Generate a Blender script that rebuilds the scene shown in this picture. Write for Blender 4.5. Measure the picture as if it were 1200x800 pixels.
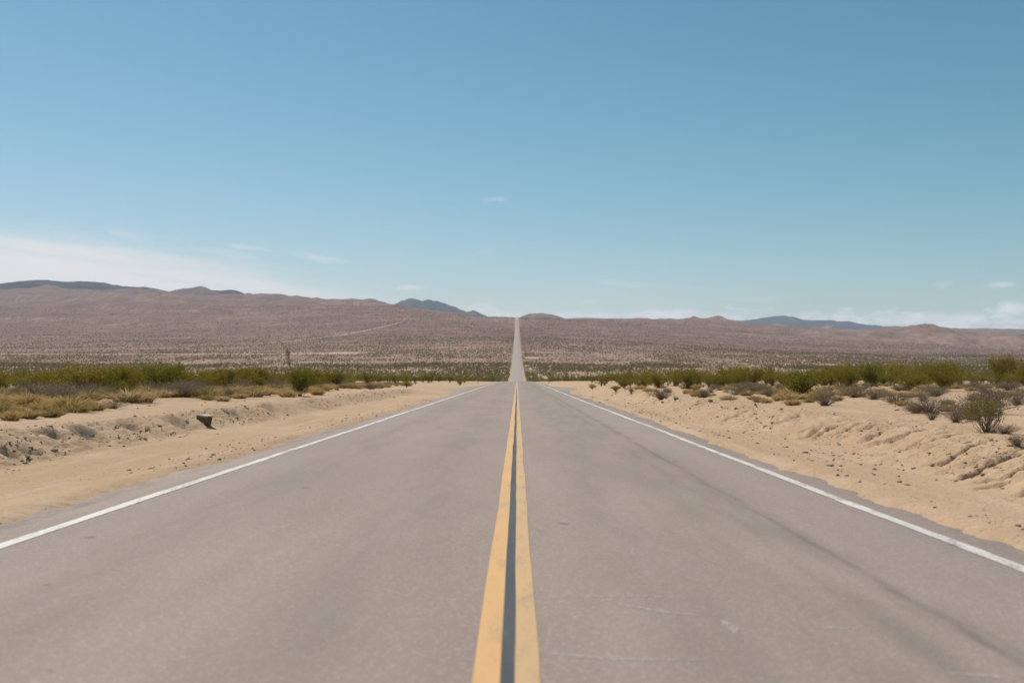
import bpy, bmesh, math, random
import numpy as np
from mathutils import Vector, Matrix

# ------------------------------------------------------------------ clear
for o in list(bpy.data.objects):
    bpy.data.objects.remove(o)
scene = bpy.context.scene
C = scene.collection

# ------------------------------------------------------------------ camera
CAM_H, F, VPX, HZY = 1.28, 1333.0, 606.0, 440.0      # metres, focal in photo pixels, vanishing point, horizon row
cam_data = bpy.data.cameras.new('camera')
cam = bpy.data.objects.new('camera', cam_data)
C.objects.link(cam)
cam.location = (0, 0, CAM_H)
cam.rotation_euler = (math.radians(90), 0, 0)
cam_data.sensor_width = 36.0
cam_data.lens = 36.0 * F / 1200.0
cam_data.shift_x = -(VPX - 600) / 1200.0
cam_data.shift_y = (HZY - 400) / 1200.0
cam_data.clip_start = 0.1
cam_data.clip_end = 80000
cam_data.dof.use_dof = True
cam_data.dof.focus_distance = 27.0
cam_data.dof.aperture_fstop = 2.0
scene.camera = cam

# ------------------------------------------------------------------ light
SUN_EL, SUN_AZ = math.radians(54), math.radians(-38)   # azimuth from +Y, negative = left of the road
sun_dir = Vector((math.sin(SUN_AZ) * math.cos(SUN_EL), math.cos(SUN_AZ) * math.cos(SUN_EL), math.sin(SUN_EL)))
sl = bpy.data.lights.new('sun', 'SUN')
sl.energy = 4.5
sl.angle = math.radians(0.53)
sl.color = (1.0, 0.93, 0.84)
sun = bpy.data.objects.new('sun', sl)
C.objects.link(sun)
sun.rotation_euler = sun_dir.to_track_quat('Z', 'Y').to_euler()

scene.view_settings.view_transform = 'Standard'
scene.view_settings.look = 'None'
scene.view_settings.gamma = 1.0
scene.view_settings.exposure = 0.05
scene.cycles.use_denoising = True
scene.cycles.denoising_prefilter = 'ACCURATE'
scene.cycles.pixel_filter_type = 'BLACKMAN_HARRIS'
scene.cycles.max_bounces = 6
scene.cycles.transparent_max_bounces = 8
scene.cycles.volume_bounces = 1
scene.cycles.sample_clamp_indirect = 6.0


# ------------------------------------------------------------------ node helpers
class NT:
    def __init__(s, tree):
        s.t = tree; s.n = tree.nodes; s.l = tree.links
    def node(s, kind, **kw):
        n = s.n.new(kind)
        for k, v in kw.items():
            setattr(n, k, v)
        return n
    def put(s, sock, v):
        if v is None:
            return
        if isinstance(v, bpy.types.NodeSocket):
            s.l.new(v, sock)
        else:
            sock.default_value = v
    def math(s, op, a, b=None, c=None, clamp=False):
        n = s.node('ShaderNodeMath', operation=op, use_clamp=clamp)
        s.put(n.inputs[0], a)
        if b is not None: s.put(n.inputs[1], b)
        if c is not None: s.put(n.inputs[2], c)
        return n.outputs[0]
    def vmath(s, op, a, b=None):
        n = s.node('ShaderNodeVectorMath', operation=op)
        s.put(n.inputs[0], a)
        if b is not None: s.put(n.inputs[1], b)
        return n.outputs[0]
    def noise(s, vec, scale, detail=3.0, rough=0.55, dist=0.0):
        n = s.node('ShaderNodeTexNoise')
        s.put(n.inputs['Vector'], vec)
        n.inputs['Scale'].default_value = scale
        n.inputs['Detail'].default_value = detail
        n.inputs['Roughness'].default_value = rough
        n.inputs['Distortion'].default_value = dist
        return n.outputs[0]
    def voro(s, vec, scale, feature='F1', rnd=1.0):
        n = s.node('ShaderNodeTexVoronoi', feature=feature)
        s.put(n.inputs['Vector'], vec)
        n.inputs['Scale'].default_value = scale
        n.inputs['Randomness'].default_value = rnd
        return n.outputs['Distance'], (n.outputs['Color'] if 'Color' in n.outputs else None)
    def ramp(s, x, lo, hi, a=0.0, b=1.0, smooth=True):
        n = s.node('ShaderNodeMapRange', interpolation_type='SMOOTHSTEP' if smooth else 'LINEAR')
        s.put(n.inputs[0], x)
        n.inputs[1].default_value = lo; n.inputs[2].default_value = hi
        n.inputs[3].default_value = a; n.inputs[4].default_value = b
        return n.outputs[0]
    def mix(s, f, a, b, blend='MIX'):
        n = s.node('ShaderNodeMix', data_type='RGBA', blend_type=blend)
        s.put(n.inputs[0], f)
        def c(v):
            return (*v, 1.0) if isinstance(v, tuple) and len(v) == 3 else v
        s.put(n.inputs[6], c(a)); s.put(n.inputs[7], c(b))
        return n.outputs[2]
    def sep(s, v):
        n = s.node('ShaderNodeSeparateXYZ'); s.put(n.inputs[0], v)
        return n.outputs[0], n.outputs[1], n.outputs[2]
    def comb(s, x, y, z):
        n = s.node('ShaderNodeCombineXYZ')
        s.put(n.inputs[0], x); s.put(n.inputs[1], y); s.put(n.inputs[2], z)
        return n.outputs[0]


def material(name):
    m = bpy.data.materials.new(name)
    m.use_nodes = True
    nt = NT(m.node_tree)
    bs = m.node_tree.nodes['Principled BSDF']
    bs.inputs['Roughness'].default_value = 0.9
    bs.inputs['Specular IOR Level'].default_value = 0.25
    return m, nt, bs


# ------------------------------------------------------------------ sky
world = bpy.data.worlds.new('World')
scene.world = world
world.use_nodes = True
W = NT(world.node_tree)
bg = world.node_tree.nodes['Background']
sky = W.node('ShaderNodeTexSky', sky_type='NISHITA')
sky.sun_disc = False
sky.sun_elevation = SUN_EL
sky.sun_rotation = SUN_AZ
sky.altitude = 900
sky.air_density = 1.0
sky.dust_density = 0.9
sky.ozone_density = 1.2
SKY_S = 0.095
tc = W.node('ShaderNodeTexCoord')
dx, dy, dz = W.sep(tc.outputs['Generated'])
# direction as azimuth / elevation in radians, from straight ahead along the road
az = W.math('ARCTAN2', dx, dy)
hor = W.math('SQRT', W.math('ADD', W.math('MULTIPLY', dx, dx), W.math('MULTIPLY', dy, dy)))
el = W.math('ARCTAN2', dz, hor)
# deep, slightly teal desert blue: the same response for every direction
sc3 = W.node('ShaderNodeSeparateColor'); W.l.new(sky.outputs[0], sc3.inputs[0])
cc3 = W.node('ShaderNodeCombineColor')
for i, (h0, p0, k0) in enumerate(((5.4, 1.90, 0.96), (6.6, 1.23, 0.99), (7.5, 1.33, 0.885))):
    q = W.math('MINIMUM', W.math('DIVIDE', sc3.outputs[i], h0), 1.5)
    W.l.new(W.math('MULTIPLY', W.math('POWER', q, p0), h0 * k0), cc3.inputs[i])
base = cc3.outputs[0]
# cloud cover, all as a thin density over the sky
wv = W.comb(W.math('MULTIPLY', az, 1.0), W.math('MULTIPLY', el, 3.2), 0.0)
n_big = W.noise(wv, 9.0, 5, 0.6)
n_mid = W.noise(wv, 26.0, 5, 0.62, 0.4)
n_st = W.noise(W.comb(az, W.math('MULTIPLY', W.math('ADD', el, W.math('MULTIPLY', az, 0.14)), 9.0), 3.3), 7.0, 5, 0.6, 0.3)
# 1. high thin sheet low in the left sky, its upper edge sloping down to the right
edge = W.math('SUBTRACT', 0.046, W.math('MULTIPLY', az, 0.195))
edge = W.math('MINIMUM', edge, 0.118)
edge = W.math('ADD', edge, W.math('MULTIPLY', W.math('SUBTRACT', n_st, 0.5), 0.035))
sheet = W.ramp(W.math('SUBTRACT', edge, el), -0.010, 0.028)
sheet = W.math('MULTIPLY', sheet, W.ramp(az, -0.02, -0.22))
sheet = W.math('MULTIPLY', sheet, W.ramp(n_st, 0.20, 0.60, 0.80, 1.0))
# 2. row of small low cumulus standing on the horizon
top = W.math('ADD', 0.0495, W.math('MULTIPLY', W.math('MAXIMUM', W.math('SUBTRACT', W.noise(W.comb(az, 0, 5.0), 9.0, 2, 0.5), 0.40), 0.0), 0.060))
cum = W.ramp(W.math('SUBTRACT', W.math('ADD', top, W.math('MULTIPLY', W.math('SUBTRACT', n_mid, 0.5), 0.034)), el), -0.001, 0.006)
cum = W.math('MULTIPLY', cum, W.ramp(W.noise(W.comb(az, W.math('MULTIPLY', el, 2.4), 9.0), 34.0, 5, 0.65), 0.38, 0.60, 0.08, 0.90))
# 3. stray wisps
wis = None
for (px, py, w, h, tilt, st) in [(578, 234, 17, 2.8, -.06, .34), (375, 304, 36, 4.5, .14, .34), (290, 294, 30, 3.5, .1, .34), (170, 287, 60, 7, .12, .30),
                                 (570, 295, 16, 4, 0, .16), (480, 337, 16, 3.5, 0, .55), (735, 333, 46, 3.5, .1, .22), (690, 354, 9, 3.5, 0, .45),
                                 (1172, 342, 15, 4, -.05, .55), (1107, 340, 12, 3.5, 0, .38), (900, 352, 50, 4, 0, .15), (265, 301, 50, 5, .1, .3),
                                 (562, 365, 26, 5.5, .05, .95), (592, 369, 18, 4, 0, .8), (668, 369, 20, 5, 0, .85), (705, 370, 22, 4, 0, .8), (748, 370, 18, 4.5, 0, .85), (800, 369, 26, 6.5, 0, .95), (862, 372, 16, 4.5, 0, .8),
                                 (1045, 377, 22, 5.5, 0, .9), (1085, 375, 24, 6, 0, .9), (1135, 377, 28, 6.5, 0, .9), (1185, 380, 24, 5, 0, .85)]:
    a0 = math.atan((px - VPX) / F); e0 = math.atan((HZY - py) / F)
    da = W.math('SUBTRACT', az, a0); de = W.math('SUBTRACT', el, e0)
    de2 = W.math('ADD', de, W.math('MULTIPLY', da, tilt))
    de2 = W.math('ADD', de2, W.math('MULTIPLY', W.math('SUBTRACT', n_mid, 0.5), 0.006))
    q = W.math('ADD', W.math('POWER', W.math('ABSOLUTE', W.math('DIVIDE', da, w / F)), 2.0), W.math('POWER', W.math('ABSOLUTE', W.math('DIVIDE', de2, h / F)), 2.0))
    g = W.math('MULTIPLY', W.ramp(q, 1.6, 0.0), st)
    wis = g if wis is None else W.math('MAXIMUM', wis, g)
wis = W.math('MULTIPLY', wis, W.ramp(n_mid, 0.34, 0.62, 0.10, 1.0))
cov = W.math('MAXIMUM', W.math('MAXIMUM', sheet, cum), wis)
skyc = W.mix(W.math('MULTIPLY', cov, 0.9), base, (10.2, 9.5, 9.1))
W.l.new(skyc, bg.inputs[0])
bg.inputs[1].default_value = SKY_S


# ------------------------------------------------------------------ numpy noise
def _h(ix, iy, seed):
    h = (ix.astype(np.int64) * 374761393 + iy.astype(np.int64) * 668265263 + seed * 1442695041) & 0xFFFFFFFF
    h = ((h ^ (h >> 13)) * 1274126177) & 0xFFFFFFFF
    h = (h ^ (h >> 16)) & 0xFFFFFF
    return h / float(0xFFFFFF)


def vnoise(x, y, seed=0):
    x = np.asarray(x, float); y = np.asarray(y, float)
    ix = np.floor(x); iy = np.floor(y)
    fx = x - ix; fy = y - iy
    fx = fx * fx * fx * (fx * (fx * 6 - 15) + 10); fy = fy * fy * fy * (fy * (fy * 6 - 15) + 10)
    a = _h(ix, iy, seed); b = _h(ix + 1, iy, seed); c = _h(ix, iy + 1, seed); d = _h(ix + 1, iy + 1, seed)
    return (a + (b - a) * fx) * (1 - fy) + (c + (d - c) * fx) * fy


def fbm(x, y, octs=4, seed=0, gain=0.5):
    s = 0; a = 1; t = 0
    c, sn = math.cos(0.6), math.sin(0.6)
    for k in range(octs):
        s = s + a * (vnoise(x, y, seed + k * 17) - 0.5) * 2
        t += a; a *= gain
        x, y = (x * c - y * sn) * 2.03 + 3.1, (x * sn + y * c) * 2.03 - 1.7
    return s / t


def ridged(x, y, octs=4, seed=0, gain=0.5):
    s = 0; a = 1; t = 0
    c, sn = math.cos(0.5), math.sin(0.5)
    for k in range(octs):
        s = s + a * (1 - np.abs(vnoise(x, y, seed + k * 13) - 0.5) * 2) ** 2
        t += a; a *= gain
        x, y = (x * c - y * sn) * 2.1 + 1.3, (x * sn + y * c) * 2.1 + 4.7
    return s / t


def sstep(a, b, x):
    t = np.clip((np.asarray(x, float) - a) / (b - a), 0, 1)
    return t * t * (3 - 2 * t)


def hermite(xs, ys, x):
    """Smooth curve through (xs, ys); flat outside."""
    xs = np.asarray(xs, float); ys = np.asarray(ys, float)
    d = np.diff(ys) / np.diff(xs)
    m = np.zeros_like(ys); m[1:-1] = np.where(d[:-1] * d[1:] > 0, 2 * d[:-1] * d[1:] / (d[:-1] + d[1:] + 1e-20), 0)
    m[0] = d[0]; m[-1] = d[-1]
    x = np.clip(np.asarray(x, float), xs[0], xs[-1])
    i = np.clip(np.searchsorted(xs, x) - 1, 0, len(xs) - 2)
    hh = xs[i + 1] - xs[i]; t = (x - xs[i]) / hh
    return ((1 + 2 * t) * (1 - t) ** 2 * ys[i] + t * (1 - t) ** 2 * hh * m[i] + t * t * (3 - 2 * t) * ys[i + 1] + t * t * (t - 1) * hh * m[i + 1])


# ------------------------------------------------------------------ the lie of the land
# long rising desert slope: bearing (tangent) by distance, each entry the slope angle seen from the road, in photo rows
COLS = [-400, 0, 150, 300, 450, 530, 606, 680, 800, 950, 1100, 1200, 1600]
TAB = {
    345:  [447] * 13,
    560:  [450] * 13,
    850:  [442, 444, 445, 446, 446, 446, 446, 446, 446, 446, 446, 446, 446],
    1150: [428, 429, 430, 430, 430, 430, 430, 430, 430, 431, 432, 433, 434],
    1700: [410, 412, 412, 411, 410, 409, 409, 410, 414, 418, 421, 422, 424],
    2400: [392, 396, 396, 394, 391, 391, 393, 395, 402, 411, 414.5, 415, 418],
    2900: [382, 388, 388, 384, 379, 380, 384, 387, 394, 404, 408, 411, 412],
    3400: [372, 378, 377, 373, 368, 371, 372.5, 377, 386, 397, 404, 408, 404],
    4100: [356, 362, 359, 360, 360, 367, 376, 376, 379, 391, 398, 402, 398],
    5000: [340, 348, 346, 352, 358, 370, 380, 374, 375, 383, 392, 398, 392],
    6200: [330, 337, 342, 350, 360, 374, 384, 382, 384, 390, 394, 396, 392],
    8000: [345, 352, 356, 362, 372, 384, 394, 394, 396, 400, 402, 404, 404],
}
ROWS = sorted(TAB)
SC = (np.array(COLS) - VPX) / F


def far_height(x, y):
    x = np.asarray(x, float); y = np.maximum(np.asarray(y, float), 1.0)
    s = x / y
    ly = np.log(np.clip(y, ROWS[0], ROWS[-1]))
    lr = np.log(np.array(ROWS, float))
    T = np.stack([hermite(SC, (HZY - np.array(TAB[r], float)) / F, s) for r in ROWS])     # rows x points
    d = np.diff(T, axis=0) / np.diff(lr)[:, None]
    m = np.zeros_like(T)
    m[1:-1] = (d[:-1] + d[1:]) / 2; m[0] = d[0]; m[-1] = d[-1]
    i = np.clip(np.searchsorted(lr, ly) - 1, 0, len(ROWS) - 2)
    k = np.arange(len(ly))
    hh = lr[i + 1] - lr[i]; t = (ly - lr[i]) / hh
    v = ((1 + 2 * t) * (1 - t) ** 2 * T[i, k] + t * (1 - t) ** 2 * hh * m[i, k] + t * t * (3 - 2 * t) * T[i + 1, k] + t * t * (t - 1) * hh * m[i + 1, k])
    return CAM_H + v * y


def road_z(y):
    y = np.asarray(y, float)
    near = -0.5 * sstep(140, 360, y) ** 1.4
    w = sstep(250, 345, y)
    return near * (1 - w) + far_height(np.zeros_like(y), y) * w


EDGE_L, EDGE_R = -4.55, 3.82


def edge_left(y):
    y = np.asarray(y, float)
    return EDGE_L - 2.0 * sstep(84, 100, y) * (1 - sstep(118, 150, y)) + 0.10 * fbm(y * 0.22, 0 * y, 3, 5) + 0.08 * fbm(y * 2.1, 0 * y, 4, 6, .7)


def edge_right(y):
    y = np.asarray(y, float)
    return EDGE_R + 0.25 * sstep(20, 45, y) + 4.2 * sstep(92, 104, y) * (1 - sstep(112, 135, y)) + 0.10 * fbm(y * 0.25, 0 * y + 9, 3, 7) + 0.08 * fbm(y * 2.3, 0 * y, 4, 8, .7)


rr = random.Random(11)
RILLS = [(13.15, 5.35, 6.15, .22, .07), (13.75, 5.25, 6.35, .30, .09), (14.2, 5.6, 6.4, .20, .07), (15.1, 5.4, 6.3, .26, .085), (11.9, 5.2, 6.0, .22, .08), (16.6, 5.6, 6.5, .20, .09), (12.6, 5.1, 5.6, .12, .06), (18.2, 5.7, 6.6, .18, .10), (20.3, 5.6, 6.5, .17, .11), (22.5, 5.6, 6.6, .18, .12)]
for k in range(26):
    yy = rr.uniform(17, 70)
    RILLS.append((yy, rr.uniform(5.3, 5.8), rr.uniform(6.1, 6.8), rr.uniform(.10, .20), rr.uniform(.07, .11) * (1 + yy / 60)))
PITS = [(-7.6, 16.9, .22, .10), (-7.9, 19.3, .22, .12), (-7.75, 20.6, .3, .13), (-7.9, 23.2, .3, .14), (-7.5, 17.6, .15, .08), (-7.9, 36, .4, .12), (-7.7, 26, .35, .1), (-8.0, 45, .5, .14), (-7.7, 31, .3, .1)]


def height(x, y):
    x = np.atleast_1d(np.asarray(x, float)); y = np.atleast_1d(np.asarray(y, float))
    x, y = np.broadcast_arrays(x, y)
    shp = x.shape
    x = x.ravel(); y = y.ravel()
    zr = road_z(y)
    fade = 1 - 0.75 * sstep(55, 130, y)
    # left side
    u = -x + 0.22 * fbm(y * 0.16, x * 0, 3, 21) + 0.07 * fbm(y * 1.1, x * 0.3, 2, 22)
    bl = sstep(7.05, 8.15, u)
    zl = -0.02 * sstep(4.6, 5.2, u) * (1 - sstep(6, 7, u)) + bl * (0.29 * fade + 0.05)
    zl = zl + 0.055 * np.exp(-((u - 8.25) / 0.28) ** 2) * fade                                    # crumbled lip of the bank
    rut = np.exp(-((u - 9.15) / 0.18) ** 2) + np.exp(-((u - 10.6) / 0.2) ** 2)
    zl = zl - 0.045 * rut * fade * (0.6 + 0.4 * fbm(y * 0.3, u, 2, 23)) + 0.10 * sstep(11.2, 13, u)
    zone_l = sstep(6.9, 7.3, u) * (1 - sstep(8.3, 9.2, u)) * fade
    crumb = ridged(x * 2.0, y * 1.6, 4, 31, .6) - 0.5
    zl = zl + zone_l * 0.10 * crumb + zone_l * 0.03 * fbm(x * 6, y * 5, 3, 33)
    # right side
    v = x + 0.20 * fbm(y * 0.18, x * 0 + 4, 3, 41) + 0.06 * fbm(y * 1.2, x * 0.3, 2, 42)
    br = sstep(5.0, 6.55, v)
    zrt = 0.015 * sstep(3.9, 4.6, v) + br * 0.40 * fade + 0.10 * sstep(6.5, 12, v) + 0.08 * sstep(12, 30, v)
    zone_r = sstep(5.0, 5.6, v) * (1 - sstep(6.9, 8.3, v)) * fade
    crumb_r = ridged(x * 2.0 + y * 0.5, y * 1.9, 4, 43, .6) - 0.5
    zrt = zrt + zone_r * 0.12 * crumb_r + zone_r * 0.03 * fbm(x * 5, y * 6, 3, 44)
    lat = np.where(x < 0, zl, zrt)
    # crust breaks away in low steps
    zone = np.where(x < 0, zone_l, zone_r) * (0.35 + 0.65 * sstep(-.2, .35, fbm(x * .7, y * .5, 2, 47)))
    st_ = 0.075 * (1 + 0.25 * fbm(x * .6, y * .4, 2, 48))
    q_ = lat / st_ + 0.5 * fbm(x * 1.6, y * 1.3, 3, 49)
    fr = q_ - np.floor(q_)
    stepped = lat + st_ * (sstep(.58, .82, fr) - fr)
    lat = lat + (stepped - lat) * zone * 0.75 + zone * 0.022 * fbm(x * 9, y * 8, 3, 50, .65)
    for (yy, xa, xb, dep, wd) in RILLS:
        sel = (np.abs(y - yy) < 1.2) & (x > xa - .5) & (x < xb + .5)
        if sel.any():
            xs = x[sel]; ys = y[sel]
            c = yy + 0.12 * np.sin(xs * 5 + yy * 3) + 0.05 * fbm(xs * 6, ys * 0 + yy, 2, 51) + 0.1 * (xs - xa)
            t = sstep(xa - .1, xa + .35, xs) * (1 - sstep(xb - .12, xb + .1, xs))
            lat[sel] -= dep * t * np.exp(-np.abs((ys - c) / (wd * .85)) ** 3.5)
    for (xx, yy, rad, dep) in PITS:
        sel = (np.abs(y - yy) < 2) & (np.abs(x - xx) < 2)
        if sel.any():
            q = ((x[sel] - xx) / rad) ** 2 + ((y[sel] - yy) / (rad * 1.5)) ** 2
            lat[sel] -= 1.7 * dep * np.exp(-q ** 2)
    # general unevenness off the pavement
    el_, er_ = edge_left(y), edge_right(y)
    off = np.where(x < 0, el_ - x, x - er_)                       # metres outside the pavement edge
    rough = sstep(0.0, 1.2, off)
    lat = lat + rough * (0.012 * fbm(x * 1.7, y * 1.2, 4, 61) + 0.006 * fbm(x * 9, y * 7, 2, 62))
    veg = sstep(11.5, 16, -x) + sstep(7.5, 12, x)
    lat = lat + veg * (0.10 * fbm(x * 0.11, y * 0.09, 4, 63) + 0.035 * np.abs(fbm(x * 0.8, y * 0.7, 3, 64)))
    # tyre drag along the shoulder
    lat = lat + rough * (1 - veg) * 0.010 * fbm(x * 4.0, y * 0.25, 3, 65)
    w = sstep(250, 400, y)
    near = zr + lat * (1 - sstep(300, 480, y))
    far = far_height(x, y)
    # hills break into gullies with distance
    a = sstep(700, 1500, y) * 1.2 + sstep(2400, 4200, y) * 24 + sstep(4200, 6200, y) * 42
    g = (ridged(x / 620, y / 760, 5, 71) - 0.45) * a * (0.35 + 0.65 * sstep(60, 900, np.abs(x)))
    g = g + fbm(x / 130, y / 150, 4, 72) * (0.35 * sstep(400, 900, y) + 3.0 * sstep(2400, 4200, y))
    g = g + (ridged(x / 210, y / 300, 4, 74) - 0.5) * (13 * sstep(2500, 4200, y) + 14 * sstep(4200, 5600, y))
    far = far + g * sstep(14, 240, np.abs(x))
    z = near * (1 - w) + far * w
    # bed under the pavement; the sand creeps over its edge
    creep = off + 0.16 * fbm(y * 0.7, x * 0.2, 3, 81) + 0.05 * fbm(y * 4, x * 3, 2, 82)
    bed = -0.075 + 0.115 * sstep(-0.40, 0.12, creep)
    z = z + np.where(off < 0.8, bed * (1 - sstep(0.15, 0.8, off)), 0)
    return z.reshape(shp)


def H(x, y):
    return float(height(np.array([x]), np.array([y]))[0])


def pix(px, py, zg=None):
    """World point on the ground under a photo pixel (used only to read off where things stand)."""
    tx, tz = (px - VPX) / F, (HZY - py) / F
    ys = np.exp(np.linspace(math.log(5), math.log(400), 900))
    hz = height(tx * ys, ys)
    d = CAM_H + tz * ys - hz
    i = int(np.argmax(d < 0)) if (d < 0).any() else len(ys) - 1
    y = ys[max(i, 1)]
    return tx * y, float(y)


# ------------------------------------------------------------------ mesh helpers
def mesh_np(name, co, faces, smooth=False):
    """faces: (n,k) int array of one polygon size."""
    me = bpy.data.meshes.new(name)
    co = np.asarray(co, np.float32); faces = np.asarray(faces, np.int32)
    n, k = faces.shape
    me.vertices.add(len(co)); me.vertices.foreach_set('co', co.ravel())
    me.loops.add(n * k); me.loops.foreach_set('vertex_index', faces.ravel())
    me.polygons.add(n); me.polygons.foreach_set('loop_start', np.arange(0, n * k, k, dtype=np.int32))
    me.update(calc_edges=True)
    if smooth:
        me.polygons.foreach_set('use_smooth', np.ones(n, dtype=bool))
    me.validate()
    return me


def grid_faces(R, K):
    i = np.arange(R * K).reshape(R, K)
    return np.stack([i[:-1, :-1], i[:-1, 1:], i[1:, 1:], i[1:, :-1]], -1).reshape(-1, 4)


def link(name, me, mat=None, parent=None, **props):
    o = bpy.data.objects.new(name, me)
    C.objects.link(o)
    if mat is not None and me is not None and len(me.materials) == 0:
        for m in (mat if isinstance(mat, (list, tuple)) else [mat]):
            me.materials.append(m)
    if parent is not None:
        o.parent = parent
    for k, v in props.items():
        o[k] = v
    return o


# ------------------------------------------------------------------ materials: ground
def mat_ground():
    m, N, b = material('desert_sand')
    pos = N.node('ShaderNodeNewGeometry').outputs['Position']
    x, y, z = N.sep(pos)
    big = N.noise(pos, 0.10, 4, 0.6)
    mid = N.noise(pos, 0.9, 5, 0.6)
    fine = N.noise(pos, 14.0, 4, 0.7)
    drag = N.noise(N.vmath('MULTIPLY', pos, (3.0, 0.25, 1.0)), 1.0, 4, 0.6)
    c = N.mix(N.ramp(big, 0.35, 0.65), (0.450, 0.300, 0.190), (0.515, 0.358, 0.240))
    c = N.mix(N.ramp(mid, 0.42, 0.68, 0, .55), c, (0.430, 0.290, 0.185))
    c = N.mix(N.ramp(drag, 0.45, 0.75, 0, .55), c, (0.560, 0.425, 0.315))
    c = N.mix(N.ramp(fine, 0.50, 0.78, 0, .6), c, (0.330, 0.230, 0.150))
    # pebbles and grit
    vd, vc = N.voro(pos, 22.0)
    pr = N.node('ShaderNodeSeparateColor'); N.put(pr.inputs[0], vc)
    peb = N.math('MULTIPLY', N.ramp(vd, 0.34, 0.24), N.ramp(pr.outputs[0], 0.80, 0.84))
    c = N.mix(N.math('MULTIPLY', peb, N.ramp(mid, 0.40, 0.6)), c, N.mix(pr.outputs[1], (0.16, 0.115, 0.08), (0.42, 0.36, 0.30)))
    # damp crust / dark litter blotches
    blot = N.noise(pos, 3.2, 5, 0.7)
    c = N.mix(N.ramp(blot, 0.62, 0.74, 0, .5), c, (0.235, 0.160, 0.100))
    # fines and litter under the scrub, more of it away from the road
    away = N.ramp(N.math('ABSOLUTE', x), 11.0, 22.0)
    c = N.mix(N.math('MULTIPLY', away, N.ramp(mid, 0.35, 0.60, 0.1, 0.6)), c, (0.40, 0.285, 0.165))
    # the long slope: reddish gravel, stone pavement and scrub too small to model one by one
    fy = N.ramp(y, 420.0, 1500.0)
    st = N.noise(N.vmath('MULTIPLY', pos, (0.0016, 0.010, 0.004)), 1.0, 5, 0.65)
    hill = N.mix(N.ramp(st, 0.33, 0.66), (0.265, 0.150, 0.118), (0.395, 0.245, 0.195))
    hn = N.noise(pos, 0.0045, 5, 0.6)
    hill = N.mix(N.ramp(hn, 0.42, 0.62, 0, .65), hill, (0.190, 0.112, 0.098))
    mot = N.noise(N.vmath('MULTIPLY', pos, (0.035, 0.0055, 0.01)), 1.0, 5, 0.75)
    hill = N.mix(N.ramp(mot, 0.40, 0.62, 0, .55), hill, (0.165, 0.105, 0.082))
    tan_ = N.math('MULTIPLY', N.ramp(N.math('ADD', x, N.math('MULTIPLY', hn, 500.0)), 1150.0, 1750.0), N.ramp(y, 2700.0, 3400.0))
    hill = N.mix(N.math('MULTIPLY', tan_, 0.5), hill, (0.330, 0.225, 0.170))
    wash = N.noise(N.vmath('MULTIPLY', pos, (0.010, 0.0016, 0.004)), 1.0, 4, 0.6, 0.5)
    hill = N.mix(N.ramp(wash, 0.58, 0.70, 0, .45), hill, (0.36, 0.25, 0.20))
    d1, q1 = N.voro(pos, 0.17)
    s1 = N.node('ShaderNodeSeparateColor'); N.put(s1.inputs[0], q1)
    spots = N.ramp(N.math('SUBTRACT', d1, N.math('MULTIPLY', s1.outputs[0], 0.30)), 0.26, 0.12)
    spots = N.math('MULTIPLY', spots, N.ramp(y, 1300.0, 2300.0))
    hill = N.mix(N.math('MULTIPLY', spots, 0.9), hill, (0.075, 0.062, 0.035))
    d2, q2 = N.voro(N.vmath('MULTIPLY', pos, (1.0, 0.4, 1.0)), 0.035)
    s2 = N.node('ShaderNodeSeparateColor'); N.put(s2.inputs[0], q2)
    hill = N.mix(N.math('MULTIPLY', N.ramp(y, 1500.0, 2600.0), N.ramp(s2.outputs[0], 0.2, 0.9, 0.0, 0.5)), hill, (0.175, 0.108, 0.090))
    plain = N.math('MULTIPLY', N.ramp(y, 500.0, 800.0), N.ramp(y, 2400.0, 1150.0))
    hill = N.mix(N.math('MULTIPLY', plain, 0.55), hill, N.mix(N.ramp(mot, .35, .65), (0.40, 0.275, 0.215), (0.31, 0.205, 0.16)))
    verge = N.math('MULTIPLY', N.ramp(N.math('ABSOLUTE', x), 6.8, 4.9), 0.65)
    hill = N.mix(verge, hill, (0.44, 0.33, 0.25))
    c = N.mix(fy, c, hill)
    N.put(b.inputs['Base Color'], c)
    b.inputs['Roughness'].default_value = 1.0
    b.inputs['Specular IOR Level'].default_value = 0.08
    bh = N.math('ADD', N.math('MULTIPLY', N.noise(pos, 5.0, 6, 0.7), 0.055), N.math('MULTIPLY', fine, 0.022))
    bh = N.math('ADD', bh, N.math('MULTIPLY', peb, 0.02))
    near = N.ramp(y, 40.0, 160.0, 1.0, 0.0)
    bp = N.node('ShaderNodeBump'); bp.inputs['Distance'].default_value = 1.0
    N.put(bp.inputs['Strength'], N.math('MULTIPLY', near, 0.8)); N.put(bp.inputs['Height'], bh)
    N.l.new(bp.outputs[0], b.inputs['Normal'])
    return m


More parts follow.
